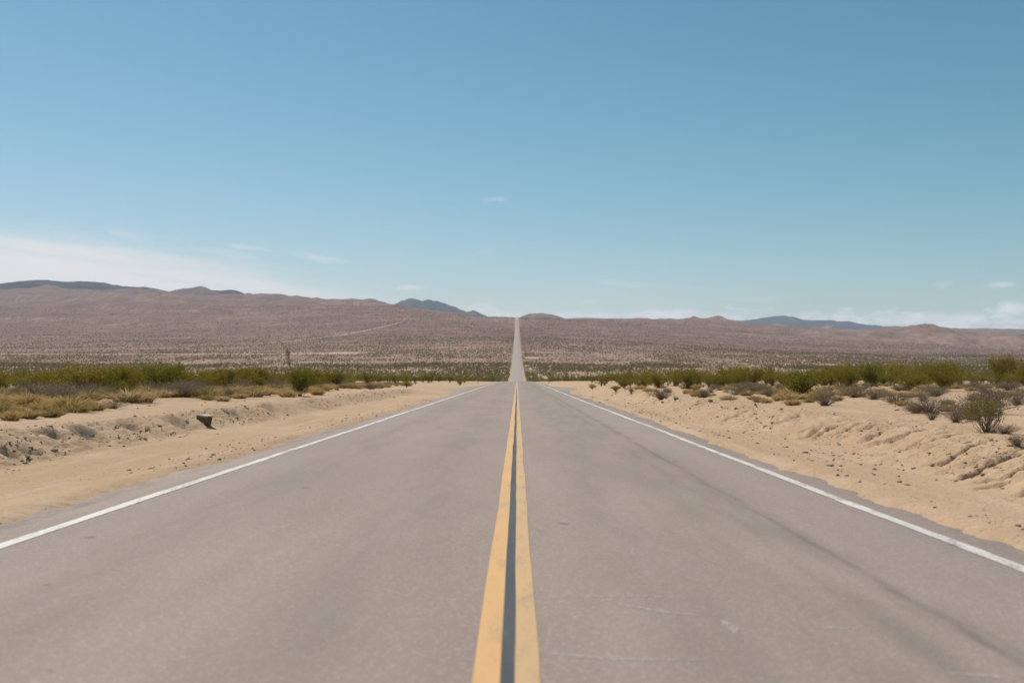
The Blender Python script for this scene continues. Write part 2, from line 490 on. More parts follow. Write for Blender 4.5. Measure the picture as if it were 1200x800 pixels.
def mat_asphalt():
    m, N, b = material('bleached_asphalt')
    pos = N.node('ShaderNodeNewGeometry').outputs['Position']
    x, y, z = N.sep(pos)
    big = N.noise(N.vmath('MULTIPLY', pos, (0.5, 0.10, 1.0)), 1.0, 4, 0.6)
    mid = N.noise(N.vmath('MULTIPLY', pos, (2.2, 0.30, 1.0)), 1.0, 6, 0.68)
    fine = N.noise(pos, 60.0, 3, 0.7)
    agg_d, agg_c = N.voro(pos, 55.0)
    ag = N.node('ShaderNodeSeparateColor'); N.put(ag.inputs[0], agg_c)
    c = N.mix(N.ramp(big, 0.32, 0.68), (0.288, 0.220, 0.188), (0.340, 0.262, 0.226))
    c = N.mix(N.ramp(mid, 0.4, 0.7, 0, .45), c, (0.262, 0.202, 0.168))
    c = N.mix(N.ramp(fine, 0.42, 0.72, 0, .45), c, (0.155, 0.135, 0.125))
    c = N.mix(N.ramp(ag.outputs[0], 0.72, 0.92, 0, .38), c, (0.44, 0.38, 0.34))
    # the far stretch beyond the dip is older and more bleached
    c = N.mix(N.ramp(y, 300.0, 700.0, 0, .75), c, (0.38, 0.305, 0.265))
    # wheel paths, polished a little darker, and oil drip between them
    def lane(c, at, wd, amt, col):
        n = N.math('ADD', x, N.math('MULTIPLY', N.math('SUBTRACT', N.noise(N.vmath('MULTIPLY', pos, (0.0, 0.35, 0.0)), 1.0, 3, .6), 0.5), 0.22))
        d = N.math('ABSOLUTE', N.math('SUBTRACT', n, at))
        k = N.math('MULTIPLY', N.ramp(d, wd, wd * 0.15), amt)
        k = N.math('MULTIPLY', k, N.ramp(mid, 0.36, 0.62, 0.25, 1.0))
        return N.mix(k, c, col)
    for at in (-2.75, -1.05, 0.95):
        c = lane(c, at, 0.62, 0.34, (0.205, 0.175, 0.150))
    c = lane(c, 1.80, 0.85, 0.40, (0.215, 0.180, 0.145))
    c = lane(c, 2.95, 0.75, 0.25, (0.31, 0.275, 0.262))
    c = lane(c, -3.5, 0.5, 0.2, (0.30, 0.265, 0.255))
    # paving seam gone dark, in the right lane
    c = lane(c, 2.26, 0.22, 0.28, (0.150, 0.128, 0.112))
    c = lane(c, 2.26, 0.055, 0.42, (0.115, 0.100, 0.090))
    c = lane(c, 1.93, 0.12, 0.22, (0.140, 0.120, 0.102))
    c = lane(c, -4.35, 0.18, 0.45, (0.135, 0.125, 0.125))
    # dark drips
    sd, scol = N.voro(N.vmath('MULTIPLY', pos, (1.0, 0.75, 1.0)), 2.1)
    ss = N.node('ShaderNodeSeparateColor'); N.put(ss.inputs[0], scol)
    rad = N.math('MULTIPLY', N.ramp(ss.outputs[0], 0.55, 1.0, 0.0, 0.11), N.ramp(N.noise(pos, 9.0, 3, .6), 0.2, 0.7, 0.5, 1.3))
    drip = N.math('MULTIPLY', N.ramp(N.math('SUBTRACT', sd, rad), 0.02, -0.02), 0.55)
    c = N.mix(drip, c, (0.085, 0.072, 0.066))
    # cross joint where the older paving starts
    jd = N.math('ABSOLUTE', N.math('SUBTRACT', y, N.math('ADD', 108.0, N.math('MULTIPLY', N.noise(pos, 0.6, 2, .5), 0.6))))
    c = N.mix(N.ramp(jd, 0.5, 0.15, 0, .5), c, (0.15, 0.13, 0.12))
    # sand blown on to the outer edges
    sandm = N.math('ADD', N.ramp(x, -3.95, -4.7), N.ramp(x, 3.45, 4.1))
    sandn = N.noise(N.vmath('MULTIPLY', pos, (2.0, 0.8, 1.0)), 1.6, 5, 0.7)
    c = N.mix(N.math('MULTIPLY', sandm, N.ramp(sandn, 0.46, 0.62, 0, .85)), c, (0.40, 0.30, 0.215))
    N.put(b.inputs['Base Color'], c)
    b.inputs['Roughness'].default_value = 0.88
    b.inputs['Specular IOR Level'].default_value = 0.22
    bp = N.node('ShaderNodeBump'); bp.inputs['Distance'].default_value = 0.004
    N.put(bp.inputs['Strength'], N.ramp(y, 14.0, 45.0, 0.55, 0.0))
    N.put(bp.inputs['Height'], N.math('ADD', agg_d, N.math('MULTIPLY', fine, 0.8)))
    N.l.new(bp.outputs[0], b.inputs['Normal'])
    return m


def mat_paint(name, col, worn, under=(0.22, 0.19, 0.17), amt=0.45, thr=(0.50, 0.66)):
    m, N, b = material(name)
    pos = N.node('ShaderNodeNewGeometry').outputs['Position']
    n1 = N.noise(N.vmath('MULTIPLY', pos, (6.0, 1.2, 1.0)), 1.0, 5, 0.7)
    n2 = N.noise(pos, 45.0, 3, 0.7)
    n3 = N.noise(N.vmath('MULTIPLY', pos, (1.0, 0.15, 1.0)), 1.0, 3, 0.6)
    c = N.mix(N.ramp(n3, 0.35, 0.65), col, worn)
    c = N.mix(N.ramp(n2, 0.45, 0.75, 0, .30), c, worn)
    k = N.math('MULTIPLY', N.ramp(N.math('ADD', N.math('MULTIPLY', n1, 0.6), N.math('MULTIPLY', n2, 0.4)), thr[0], thr[1]), amt)
    c = N.mix(k, c, under)
    N.put(b.inputs['Base Color'], c)
    b.inputs['Roughness'].default_value = 0.75
    return m


M_GROUND = mat_ground()
M_ROAD = mat_asphalt()
M_YEL = mat_paint('yellow_road_paint', (0.660, 0.375, 0.155), (0.580, 0.350, 0.170))
M_YEL2 = mat_paint('worn_yellow_road_paint', (0.580, 0.365, 0.175), (0.520, 0.345, 0.185), amt=0.55)
M_WHITE = mat_paint('white_road_paint', (0.70, 0.66, 0.62), (0.56, 0.51, 0.47), amt=0.75, thr=(0.50, 0.60))
M_SEAL = mat_paint('dark_sealed_strip', (0.052, 0.060, 0.070), (0.072, 0.078, 0.086), (0.13, 0.12, 0.115), 0.5)

# ------------------------------------------------------------------ desert ground, one sheet
def ground_sheet():
    inner = np.linspace(0, 2.2, 10)[:-1]
    dense = np.linspace(2.2, 9.0, 152)[:-1]
    outer = 9.0 * (1.0 + np.linspace(0, 1, 64)) ** np.linspace(1.0, 1.75, 64)
    half = np.concatenate([inner, dense, outer])
    xs = np.concatenate([-half[::-1], half[1:]])
    ys = np.concatenate([np.linspace(-60, 3, 22)[:-1], np.exp(np.linspace(math.log(3), math.log(9), 60))[:-1],
                         np.exp(np.linspace(math.log(9), math.log(45), 430))[:-1],
                         np.exp(np.linspace(math.log(45), math.log(400), 260))[:-1],
                         np.exp(np.linspace(math.log(400), math.log(8000), 360))])
    g = np.maximum(1.0, ys / 24.0)
    Yg = np.repeat(ys[:, None], len(xs), 1)
    Xg = xs[None, :] * g[:, None]
    Z = height(Xg.ravel(), np.maximum(Yg.ravel(), -60)).reshape(Xg.shape)
    co = np.stack([Xg, Yg, Z], -1).reshape(-1, 3)
    me = mesh_np('desert_ground', co, grid_faces(len(ys), len(xs)), True)
    o = link('desert_ground', me, M_GROUND, kind='structure', label='pale sandy desert floor rising to mauve scrub hills')
    return o


ground_sheet()

# ------------------------------------------------------------------ road
RY = np.concatenate([np.linspace(-60, 4, 30)[:-1], np.exp(np.linspace(math.log(4), math.log(400), 900))[:-1], np.exp(np.linspace(math.log(400), math.log(3430), 200))])


def lift(y):
    return 0.0003 * np.maximum(0, y - 90)


def strip(name, xl, xr, off, mat, parent, ys=RY, cols=2, skirt=0.0, **props):
    ys = np.asarray(ys, float)
    xl = np.broadcast_to(xl, ys.shape); xr = np.broadcast_to(xr, ys.shape)
    z = road_z(ys) + lift(ys) + off
    t = np.linspace(0, 1, cols)
    X = xl[:, None] * (1 - t) + xr[:, None] * t
    Z = np.repeat(z[:, None], cols, 1)
    Z = Z - 0.010 * ((X + 0.36) / 4.2) ** 2 * (1 - sstep(60, 84, ys))[:, None]      # slight crown
    Yv = np.repeat(ys[:, None], cols, 1)
    if skirt:
        s = skirt + 1.3 * lift(ys)[:, None]
        X = np.concatenate([X[:, :1] - .04 - s * 0.6, X, X[:, -1:] + .04 + s * 0.6], 1)
        Yv = np.concatenate([Yv[:, :1], Yv, Yv[:, -1:]], 1)
        Z = np.concatenate([Z[:, :1] - s, Z, Z[:, -1:] - s], 1)
    co = np.stack([X, Yv, Z], -1).reshape(-1, 3)
    me = mesh_np(name, co, grid_faces(len(ys), X.shape[1]), True)
    return link(name, me, mat, parent, **props)


el0, er0 = edge_left(RY), edge_right(RY)
road = strip('road', el0, er0, 0.0, M_ROAD, None, cols=11, skirt=0.06, kind='structure', label='straight two-lane asphalt road running to the far crest')
wob = lambda k, a: a * fbm(RY * 0.25, RY * 0 + k, 3, 90 + k) * (1 - sstep(120, 200, RY))
e1 = 0.008 * fbm(RY * 1.5, RY * 0 + 2, 2, 97)
nw = RY < 330
strip('edge_line', (-3.97 + wob(1, .03) + e1)[nw], (-3.845 + wob(1, .03) - e1)[nw], 0.004, M_WHITE, road, ys=RY[nw], label='white painted edge line on the left')
strip('edge_line', (3.295 + wob(2, .03) + e1)[nw], (3.415 + wob(2, .03) - e1)[nw], 0.004, M_WHITE, road, ys=RY[nw], label='white painted edge line on the right')
yl = RY[RY < 700]
w7 = lambda k, a: a * fbm(yl * 0.35, yl * 0 + k, 3, 90 + k)
strip('centre_line', -0.186 + w7(3, .012), -0.071 + w7(4, .010), 0.005, M_YEL, road, ys=yl, label='left stripe of the double yellow line')
strip('centre_line', -0.010 + w7(5, .010), 0.095 + w7(6, .012), 0.005, M_YEL2, road, ys=yl, label='right stripe of the double yellow line')
ys_ = yl[yl < 112]
strip('centre_seal', -0.080 + 0.006 * fbm(ys_ * .9, ys_ * 0, 2, 99), -0.002 + 0.006 * fbm(ys_ * .8, ys_ * 0 + 5, 2, 98), 0.003, M_SEAL, road, ys=ys_, label='dark sealed strip between the yellow stripes')


# pale scrapes left on the asphalt
def mat_scuff():
    m, N, b = material('pale_scrape')
    pos = N.node('ShaderNodeNewGeometry').outputs['Position']
    n = N.noise(pos, 30.0, 4, 0.7)
    b.inputs['Base Color'].default_value = (0.46, 0.41, 0.375, 1)
    N.put(b.inputs['Alpha'], N.ramp(n, 0.34, 0.62, 0.10, 0.9))
    return m


M_SCUFF = mat_scuff()
def road_pt(px, py):
    y = CAM_H * F / (py - HZY)
    return (px - VPX) / F * y, y
for pts, wd in [([(630, 764), (660, 767), (720, 772), (825, 773)], .022), ([(715, 707), (745, 711), (782, 717), (820, 721)], .020), ([(625, 701), (680, 699), (760, 698), (835, 703)], .014),
                ([(742, 642), (741, 648), (752, 651)], .012), ([(742, 642), (760, 638), (785, 639)], .012), ([(845, 726), (858, 735), (862, 742)], .03), ([(950, 735), (990, 735), (1030, 739)], .014),
                ([(860, 683), (920, 684), (990, 688)], .010), ([(1110, 788), (1160, 791), (1195, 795)], .02)]:
    P = [Vector((*road_pt(*p), 0)) for p in pts]
    Q = []
    for a, b_ in zip(P[:-1], P[1:]):
        for t in np.linspace(0, 1, 8, endpoint=False):
            Q.append(a.lerp(b_, float(t)))
    Q.append(P[-1])
    co = []
    for i, p in enumerate(Q):
        d = (Q[min(i + 1, len(Q) - 1)] - Q[max(i - 1, 0)]).normalized()
        nrm = Vector((-d.y, d.x, 0))
        w = wd * (0.25 + 0.75 * math.sin(math.pi * min(max(i / (len(Q) - 1), .03), .97)))
        zc = -0.010 * (abs((p.x + 0.36) / 4.2)) ** 2 + 0.0022
        co += [p + nrm * w + Vector((0, 0, zc)), p - nrm * w + Vector((0, 0, zc))]
    fs = [(2 * i, 2 * i + 1, 2 * i + 3, 2 * i + 2) for i in range(len(Q) - 1)]
    me = bpy.data.meshes.new('scrape_mark'); me.from_pydata([tuple(v) for v in co], [], fs); me.update()
    link('scrape_mark', me, M_SCUFF, road)


# ------------------------------------------------------------------ far dirt tracks and clearings
def mat_flat(name, col, col2, scale=1.0, rough=0.95):
    m, N, b = material(name)
    pos = N.node('ShaderNodeNewGeometry').outputs['Position']
    n = N.noise(pos, scale, 5, 0.6)
    N.put(b.inputs['Base Color'], N.mix(N.ramp(n, .35, .65), col, col2))
    b.inputs['Roughness'].default_value = rough
    b.inputs['Specular IOR Level'].default_value = 0.1
    return m


M_TRACK = mat_flat('pale_track_sand', (0.50, 0.38, 0.29), (0.42, 0.31, 0.235), 0.03)
TRACKS = []


def track(pts, width, zoff, label):
    P = [np.array(p, float) for p in pts]
    Q = []
    for a, b_ in zip(P[:-1], P[1:]):
        for t in np.linspace(0, 1, 40, endpoint=False):
            Q.append(a * (1 - t) + b_ * t)
    Q.append(P[-1]); Q = np.array(Q)
    d = np.gradient(Q, axis=0); d /= np.linalg.norm(d, axis=1)[:, None]
    nrm = np.stack([-d[:, 1], d[:, 0]], 1)
    w = width * (1 + 0.35 * fbm(np.arange(len(Q)) * 0.17, np.zeros(len(Q)), 3, 7))
    cols = 7
    t = np.linspace(-0.5, 0.5, cols)
    XY = Q[:, None, :] + nrm[:, None, :] * (t[None, :, None] * w[:, None, None])
    Z = height(XY[..., 0].ravel(), XY[..., 1].ravel()).reshape(XY.shape[:2])
    Z = Z + zoff * (1 - (np.abs(t) * 2) ** 4)[None, :] - 0.2 * zoff
    co = np.concatenate([XY, Z[..., None]], -1).reshape(-1, 3)
    f = grid_faces(len(Q), cols)
    if d[0, 0] > 0: f = f
    me = mesh_np('dirt_track', co, f, True)
    link('dirt_track', me, M_TRACK, kind='structure', label=label)
    TRACKS.append((Q, width))


def fan(px, Y):
    return ((px - VPX) / F * Y, Y)


track([fan(-250, 1600), fan(40, 1590), fan(200, 1580), fan(380, 1560), fan(420, 1555)], 22, 0.7, 'pale dirt track crossing the plain left of the road')
track([fan(270, 1980), fan(330, 2080), fan(400, 2350), fan(440, 2650), fan(470, 2980)], 7, 1.2, 'pale diagonal dirt track climbing the left slope')
track([fan(385, 1590), fan(420, 1600)], 50, 0.9, 'bare pale clearing on the left plain')
track([fan(613, 1400), fan(630, 1405)], 40, 0.8, 'bare pale turnout right of the far road')
track([fan(615, 1200), fan(622, 1080), fan(634, 960), fan(644, 880)], 5, 0.5, 'short sandy track leaving the far road to the right')


# ------------------------------------------------------------------ mountains beyond
def mat_mountain(name, a, b_, dark):
    m, N, b = material(name)
    pos = N.node('ShaderNodeNewGeometry').outputs['Position']
    n = N.noise(pos, 0.0022, 6, 0.62)
    n2 = N.noise(pos, 0.012, 5, 0.65)
    c = N.mix(N.ramp(n, .35, .65), a, b_)
    c = N.mix(N.ramp(n2, .45, .7, 0, .7), c, dark)
    n3 = N.noise(N.vmath('MULTIPLY', pos, (1.0, .35, .8)), 0.05, 4, 0.7)
    c = N.mix(N.ramp(n3, .42, .62, 0, .6), c, dark)
    N.put(b.inputs['Base Color'], c)
    b.inputs['Roughness'].default_value = 1.0
    b.inputs['Specular IOR Level'].default_value = 0.05
    return m


M_MT = mat_mountain('dark_mountain_rock', (0.070, 0.060, 0.058), (0.105, 0.088, 0.080), (0.048, 0.046, 0.042))
M_MT2 = mat_mountain('brown_hill_rock', (0.205, 0.135, 0.115), (0.255, 0.170, 0.140), (0.130, 0.095, 0.080))


def mountain(name, pts, Y, depth, mat, label, amp=0.10, seed=1, base_py=405, nx=190, ny=46, pscale=1.0):
    px = np.array([p[0] for p in pts], float); py = np.array([p[1] for p in pts], float)
    xs = (px - VPX) / F * Y; zs = CAM_H + (HZY - py) / F * Y
    zb = CAM_H + (HZY - base_py) / F * Y
    gx = np.linspace(xs[0], xs[-1], nx); gt = np.linspace(-1, 1, ny)
    crest = hermite(xs, zs, gx)
    X, T = np.meshgrid(gx, gt)
    hmax = (zs.max() - zb)
    L = depth * pscale
    spur = ridged(X / (depth * .33) + T * .3, T * 0.9, 4, seed) - 0.5
    prof = np.clip(1 - np.abs(T) ** 1.25, 0, 1)
    Z = zb + (crest[None, :] - zb) * np.clip(prof + 0.32 * spur * (1 - prof) * np.where(np.abs(T) < .98, 1, 0) * 2 * np.minimum(1, np.abs(T) * 3), 0, 1.0)
    Z = Z + hmax * amp * 0.35 * fbm(X / (depth * .12), T * 5, 4, seed + 3) * (1 - np.exp(-(T / .12) ** 2))
    Z = Z + hmax * 0.075 * fbm(X / (depth * .08), T * 9, 5, seed + 9)
    co = np.stack([X, Y + T * L, Z], -1).reshape(-1, 3)
    me = mesh_np(name, co, grid_faces(ny, nx), True)
    return link(name, me, mat, kind='structure', label=label)


mountain('distant_mountain', [(446, 374), (458, 363), (466, 356.5), (475, 352.2), (484, 350), (490, 350.2), (497, 351.6), (504, 350.8), (511, 352.5), (519, 355.2), (527, 357), (534, 359), (541, 363), (549, 366.5), (555, 365.6), (562, 368), (572, 373), (590, 380)], 11500, 2600, M_MT, 'blue hazy peak rising behind the slope left of the road', 0.12, 3)
mountain('distant_mountain', [(815, 384), (838, 378), (856, 376), (872, 375), (886, 374.2), (898, 373), (908, 371.8), (917, 370.4), (925, 372.6), (935, 374.8), (947, 374.2), (958, 374.8), (968, 376.4), (980, 378.2), (990, 380.5), (1000, 383), (1022, 382.2), (1040, 383.6), (1060, 388)], 12500, 2800, M_MT, 'blue hazy mountain range on the right horizon', 0.12, 8)
mountain('distant_hill', [(-140, 338), (-60, 330), (0, 332.4), (18, 333), (36, 332.6), (46, 329.4), (56, 328.4), (66, 329.2), (78, 331), (88, 330.2), (97, 329.2), (108, 330.4), (122, 331.6), (132, 334.4), (150, 337), (166, 337), (180, 337.6), (196, 342), (222, 345), (250, 344), (262, 341.4), (272, 341.2), (288, 344.6), (304, 347.2), (318, 350), (345, 356)], 7600, 1300, M_MT, 'dark blue hills along the top of the left ridge', 0.10, 13, 366, 260)
mountain('distant_hill', [(190, 352), (202, 343), (212, 340), (224, 337.4), (234, 336.4), (244, 338.2), (254, 343), (264, 348), (275, 353)], 6500, 700, M_MT2, 'rounded brown hill on the left ridge skyline', 0.08, 17, 362, 90)
mountain('distant_hill', [(596, 378), (607, 373), (614, 370), (622, 368), (632, 367), (641, 367.4), (650, 369.6), (658, 372.6), (668, 377)], 5600, 700, M_MT2, 'low dark rounded hill just right of the road crest', 0.08, 21, 384, 90)
mountain('distant_hill', [(1060, 394), (1100, 388), (1130, 385), (1150, 384.4), (1175, 385.4), (1200, 386), (1240, 384), (1300, 386), (1380, 394)], 7400, 900, M_MT2, 'low mauve ridge at the far right edge', 0.10, 27, 398, 110)
mountain('distant_hill', [(820, 410), (860, 402), (900, 394), (940, 389.5), (975, 387), (1000, 387.5), (1030, 385.5), (1055, 383.6), (1075, 381.4), (1088, 380.8), (1104, 383.0), (1125, 386), (1150, 388.6), (1180, 392), (1215, 396), (1260, 399), (1320, 406)], 3900, 700, None, 'tan rocky hill above the plain on the right', 0.30, 31, 424, 260).data.materials.append(mat_mountain('tan_hill_rock', (0.250, 0.160, 0.122), (0.320, 0.210, 0.160), (0.150, 0.100, 0.080)))

# ------------------------------------------------------------------ plants: materials
def mat_leaf(name, cols, trans=0.35, rough=0.6):
    m = bpy.data.materials.new(name); m.use_nodes = True
    N = NT(m.node_tree)
    for n in list(N.n): N.n.remove(n)
    out = N.node('ShaderNodeOutputMaterial')
    oi = N.node('ShaderNodeObjectInfo').outputs['Random']
    geo = N.node('ShaderNodeNewGeometry')
    rnd = geo.outputs['Random Per Island']
    c = N.mix(oi, cols[0], cols[1])
    c = N.mix(N.math('MULTIPLY', rnd, 0.7), c, cols[2])
    d = N.node('ShaderNodeBsdfDiffuse'); N.put(d.inputs[0], c)
    t = N.node('ShaderNodeBsdfTranslucent'); N.put(t.inputs[0], c)
    mx = N.node('ShaderNodeMixShader'); mx.inputs[0].default_value = trans
    N.l.new(d.outputs[0], mx.inputs[1]); N.l.new(t.outputs[0], mx.inputs[2])
    N.l.new(mx.outputs[0], out.inputs[0])
    return m


M_CREO = mat_leaf('creosote_leaf', ((0.165, 0.150, 0.020), (0.330, 0.235, 0.045), (0.150, 0.142, 0.018)), 0.45)
M_STEM = mat_leaf('grey_stem', ((0.120, 0.095, 0.075), (0.170, 0.140, 0.115), (0.085, 0.065, 0.050)), 0.0)
M_STRAW = mat_leaf('dry_straw', ((0.520, 0.350, 0.140), (0.580, 0.440, 0.250), (0.440, 0.310, 0.150)), 0.35)
M_OLIVE = mat_leaf('olive_straw', ((0.340, 0.255, 0.095), (0.480, 0.360, 0.180), (0.290, 0.225, 0.085)), 0.35)
M_GREY = mat_leaf('grey_twig', ((0.270, 0.205, 0.150), (0.330, 0.260, 0.195), (0.200, 0.150, 0.112)), 0.2)
M_GREYLEAF = mat_leaf('grey_leaf', ((0.260, 0.210, 0.130), (0.330, 0.265, 0.175), (0.190, 0.150, 0.100)), 0.3)


# ------------------------------------------------------------------ plants: shapes
class Buf:
    def __init__(s): s.v = []; s.f = []
    def tube(s, pts, r0, r1):
        b0 = len(s.v); n = len(pts)
        for i, p in enumerate(pts):
            r = r0 + (r1 - r0) * i / (n - 1)
            d = (pts[min(i + 1, n - 1)] - pts[max(i - 1, 0)])
            d = d / (np.linalg.norm(d) + 1e-9)
            a = np.cross(d, [0.31, 0.77, 0.2]); a /= np.linalg.norm(a) + 1e-9
            c = np.cross(d, a)
            for k in range(3):
                th = k * 2.094
                s.v.append(p + (a * math.cos(th) + c * math.sin(th)) * r)
        for i in range(n - 1):
            for k in range(3):
                k2 = (k + 1) % 3
                s.f.append((b0 + i * 3 + k, b0 + i * 3 + k2, b0 + i * 3 + 3 + k2, b0 + i * 3 + 3 + k))
    def leaf(s, p, size, rng, asp=0.55, up=0.0):
        d = rng.normal(size=3); d[2] += up; d /= np.linalg.norm(d) + 1e-9
        e = rng.normal(size=3); e -= d * e.dot(d); e /= np.linalg.norm(e) + 1e-9
        b0 = len(s.v)
        s.v += [p - d * size * .5, p + e * size * asp * .5, p + d * size * .5, p - e * size * asp * .5]
        s.f.append((b0, b0 + 1, b0 + 2, b0 + 3))
    def blade(s, p0, p1, p2, w, rng):
        e = rng.normal(size=3); e[2] *= .2; e /= np.linalg.norm(e) + 1e-9
        b0 = len(s.v)
        s.v += [p0 - e * w * .5, p0 + e * w * .5, p1 + e * w * .4, p1 - e * w * .4, p2]
        s.f += [(b0, b0 + 1, b0 + 2, b0 + 3), (b0 + 3, b0 + 2, b0 + 4)]
    def mesh(s, name, mat, extra=None):
        me = bpy.data.meshes.new(name)
        v = [tuple(map(float, p)) for p in s.v]; f = list(s.f); mi = [0] * len(f)
        if extra:
            o = len(v)
            v += [tuple(map(float, p)) for p in extra[0].v]
            f += [tuple(i + o for i in q) for q in extra[0].f]
            mi += [1] * len(extra[0].f)
        me.from_pydata(v, [], f)
        me.materials.append(mat)
        if extra:
            me.materials.append(extra[1])
            me.polygons.foreach_set('material_index', mi)
        me.update()
        return me


def creosote(seed, h=1.3, w=1.7, stems=13, leaf=0.055, nleaf=1700, lean=0.0, stalk=False, st_r=0.014):
    """Upright fan of crooked stems from one root with small leaf clumps on their outer half."""
    g = np.random.default_rng(seed)
    S, L = Buf(), Buf()
    spots = []
    for i in range(stems):
        a = g.uniform(0, 2 * math.pi); r = w * .5 * math.sqrt(g.uniform(.03, 1.0)); hh = h * g.uniform(.62, 1.0) * (1 - .28 * (r / (w * .5)) ** 2)
        end = np.array([r * math.cos(a) - lean * hh, r * math.sin(a), hh])
        st = np.array([g.normal() * .05, g.normal() * .05, -0.04])
        pts = []
        for t in (0, .25, .5, .75, 1):
            p = st + (end - st) * t
            p[:2] -= np.array([math.cos(a), math.sin(a)]) * r * .22 * math.sin(math.pi * t)
            p += g.normal(size=3) * .025 * (0 < t)
            pts.append(p)
        S.tube(pts, st_r * g.uniform(.8, 1.4), st_r * .35)
        for k in range(4):
            t = g.uniform(.35, .95); j = min(int(t * 4), 3)
            p0 = pts[j] + (pts[j + 1] - pts[j]) * (t * 4 - j)
            d = g.normal(size=3); d[2] = abs(d[2]) * .9 + .3; d /= np.linalg.norm(d)
            ln = h * g.uniform(.14, .32)
            p1 = p0 + d * ln * .5 + g.normal(size=3) * .02; p2 = p0 + d * ln
            S.tube([p0, p1, p2], st_r * .4, st_r * .15)
            spots += [(p1, .07), (p2, .09), (p0 + d * ln * .75, .08)]
        spots += [(pts[4], .09), ((pts[3] + pts[4]) / 2, .09), (pts[3], .08), (pts[3] * .6 + pts[2] * .4, .08), (pts[2], .09)]
        if g.uniform() < .65: spots += [(pts[1] * .5 + pts[2] * .5, .10), (pts[1], .09)]
    if stalk:
        base = np.array([-.25, 0, 0.1]); pts = [base]
        for t in (.4, .75, 1.0):
            pts.append(np.array([-.25 - .38 * t ** 1.3, .05 * t, .1 + 1.95 * t]) + g.normal(size=3) * .03)
        S.tube(pts, .02, .008)
        for q, s_ in ((pts[3], .10), (pts[3] * .85 + pts[2] * .15, .11), (pts[3] * .5 + pts[2] * .5, .07), (pts[2], .08)):
            for _ in range(60):
                L.leaf(q + g.normal(size=3) * s_ * np.array([.7, .7, 1.2]), leaf, g)
    per = max(1, nleaf // len(spots))
    for p, s_ in spots:
        n = int(per * g.uniform(.35, 1.7))
        for _ in range(n):
            q = p + g.normal(size=3) * s_
            if q[2] > .04:
                L.leaf(q, leaf * g.uniform(.6, 1.35), g, .6, .3)
    return S, L


def grass(seed, r=0.30, h=0.42, n=330, wd=0.012, flop=0.5):
    g = np.random.default_rng(seed)
    B = Buf()
    for i in range(n):
        a = g.uniform(0, 2 * math.pi); q = math.sqrt(g.uniform(0, 1))
        p0 = np.array([math.cos(a) * q * r * .45, math.sin(a) * q * r * .45, -.02])
        hh = h * g.uniform(.5, 1.0) * (1 - .35 * q * q)
        a2 = a + g.normal() * .5
        out = np.array([math.cos(a2), math.sin(a2), 0]) * r * q * g.uniform(.5, 1.2)
        p1 = p0 + out * .45 + np.array([0, 0, hh * .7]); p2 = p0 + out * (1 + flop * g.uniform(0, .6)) + np.array([0, 0, hh])
        B.blade(p0, p1, p2, wd * g.uniform(.7, 1.5), g)
    return B


def grey_brush(seed, r=0.40, h=0.42, n=70, leaves=260, wd=0.0075, lsize=.026):
    g = np.random.default_rng(seed)
    T, L = Buf(), Buf()
    for i in range(n):
        a = g.uniform(0, 2 * math.pi); q = g.uniform(.05, 1.0) ** .6
        hh = h * math.sqrt(max(0.05, 1 - .75 * q * q)) * g.uniform(.65, 1.08)
        end = np.array([math.cos(a) * q * r, math.sin(a) * q * r, hh])
        st = np.array([g.normal() * .03, g.normal() * .03, -.03])
        m = st + (end - st) * .5 + g.normal(size=3) * .03; m[2] += .02
        T.tube([st, m, end], wd * .55, wd * .2)
        for k in range(3):
            t = g.uniform(.4, 1); p = m + (end - m) * (t * 2 - 1) if t > .5 else st + (m - st) * t * 2
            d = g.normal(size=3); d[2] = abs(d[2]); d /= np.linalg.norm(d)
            e = p + d * h * g.uniform(.1, .25)
            T.blade(p, (p + e) / 2, e, wd * .7, g)
            for _ in range(max(0, leaves // (n * 3))):
                L.leaf(e + g.normal(size=3) * .03, lsize * g.uniform(.6, 1.4), g, .5)
    return T, L


# ------------------------------------------------------------------ plant meshes (shared between copies)
CREO_NEAR = []
for sd, hh, ww, sm, ln in ((1, 1.35, 1.9, 15, 0), (2, 1.2, 1.7, 13, 0), (3, 1.5, 1.8, 14, .05), (4, 1.15, 2.0, 14, 0), (5, 1.4, 1.6, 12, -.05), (6, 1.25, 2.1, 16, 0)):
    S, L = creosote(sd, hh, ww, sm, .058, 2700, ln)
    CREO_NEAR.append((S.mesh('creosote_stems', M_STEM), L.mesh('creosote_foliage', M_CREO), hh))
CREO_MID = []
for sd, hh, ww in ((11, 1.35, 1.8), (12, 1.2, 1.7), (13, 1.45, 1.7), (14, 1.2, 1.9)):
    S, L = creosote(sd, hh, ww, 9, .12, 420, 0, st_r=.018)
    CREO_MID.append((L.mesh('creosote_bush', M_CREO, (S, M_STEM)), hh))
GRASS = []
for sd, r, h, fl in ((1, .34, .42, .5), (2, .42, .40, .7), (3, .30, .48, .3), (4, .48, .46, .6), (5, .36, .34, .8)):
    GRASS.append((grass(sd, r, h, 300, .020, fl).mesh('grass_tuft', M_STRAW if sd % 2 else M_OLIVE), h))
for sd, r, h, fl in ((6, .40, .44, .6), (7, .32, .40, .4)):
    GRASS.append((grass(sd, r, h, 300, .020, fl).mesh('grass_tuft', M_STRAW), h))
BRUSH = []
for sd, r, h, n, lv in ((1, .42, .40, 110, 700), (2, .50, .36, 120, 760), (3, .36, .46, 100, 320), (4, .46, .42, 110, 800), (5, .55, .40, 130, 800)):
    T, L = grey_brush(sd, r, h, n, lv)
    BRUSH.append((T.mesh('brush_twigs', M_GREY), L.mesh('brush_leaves', M_GREYLEAF), h))


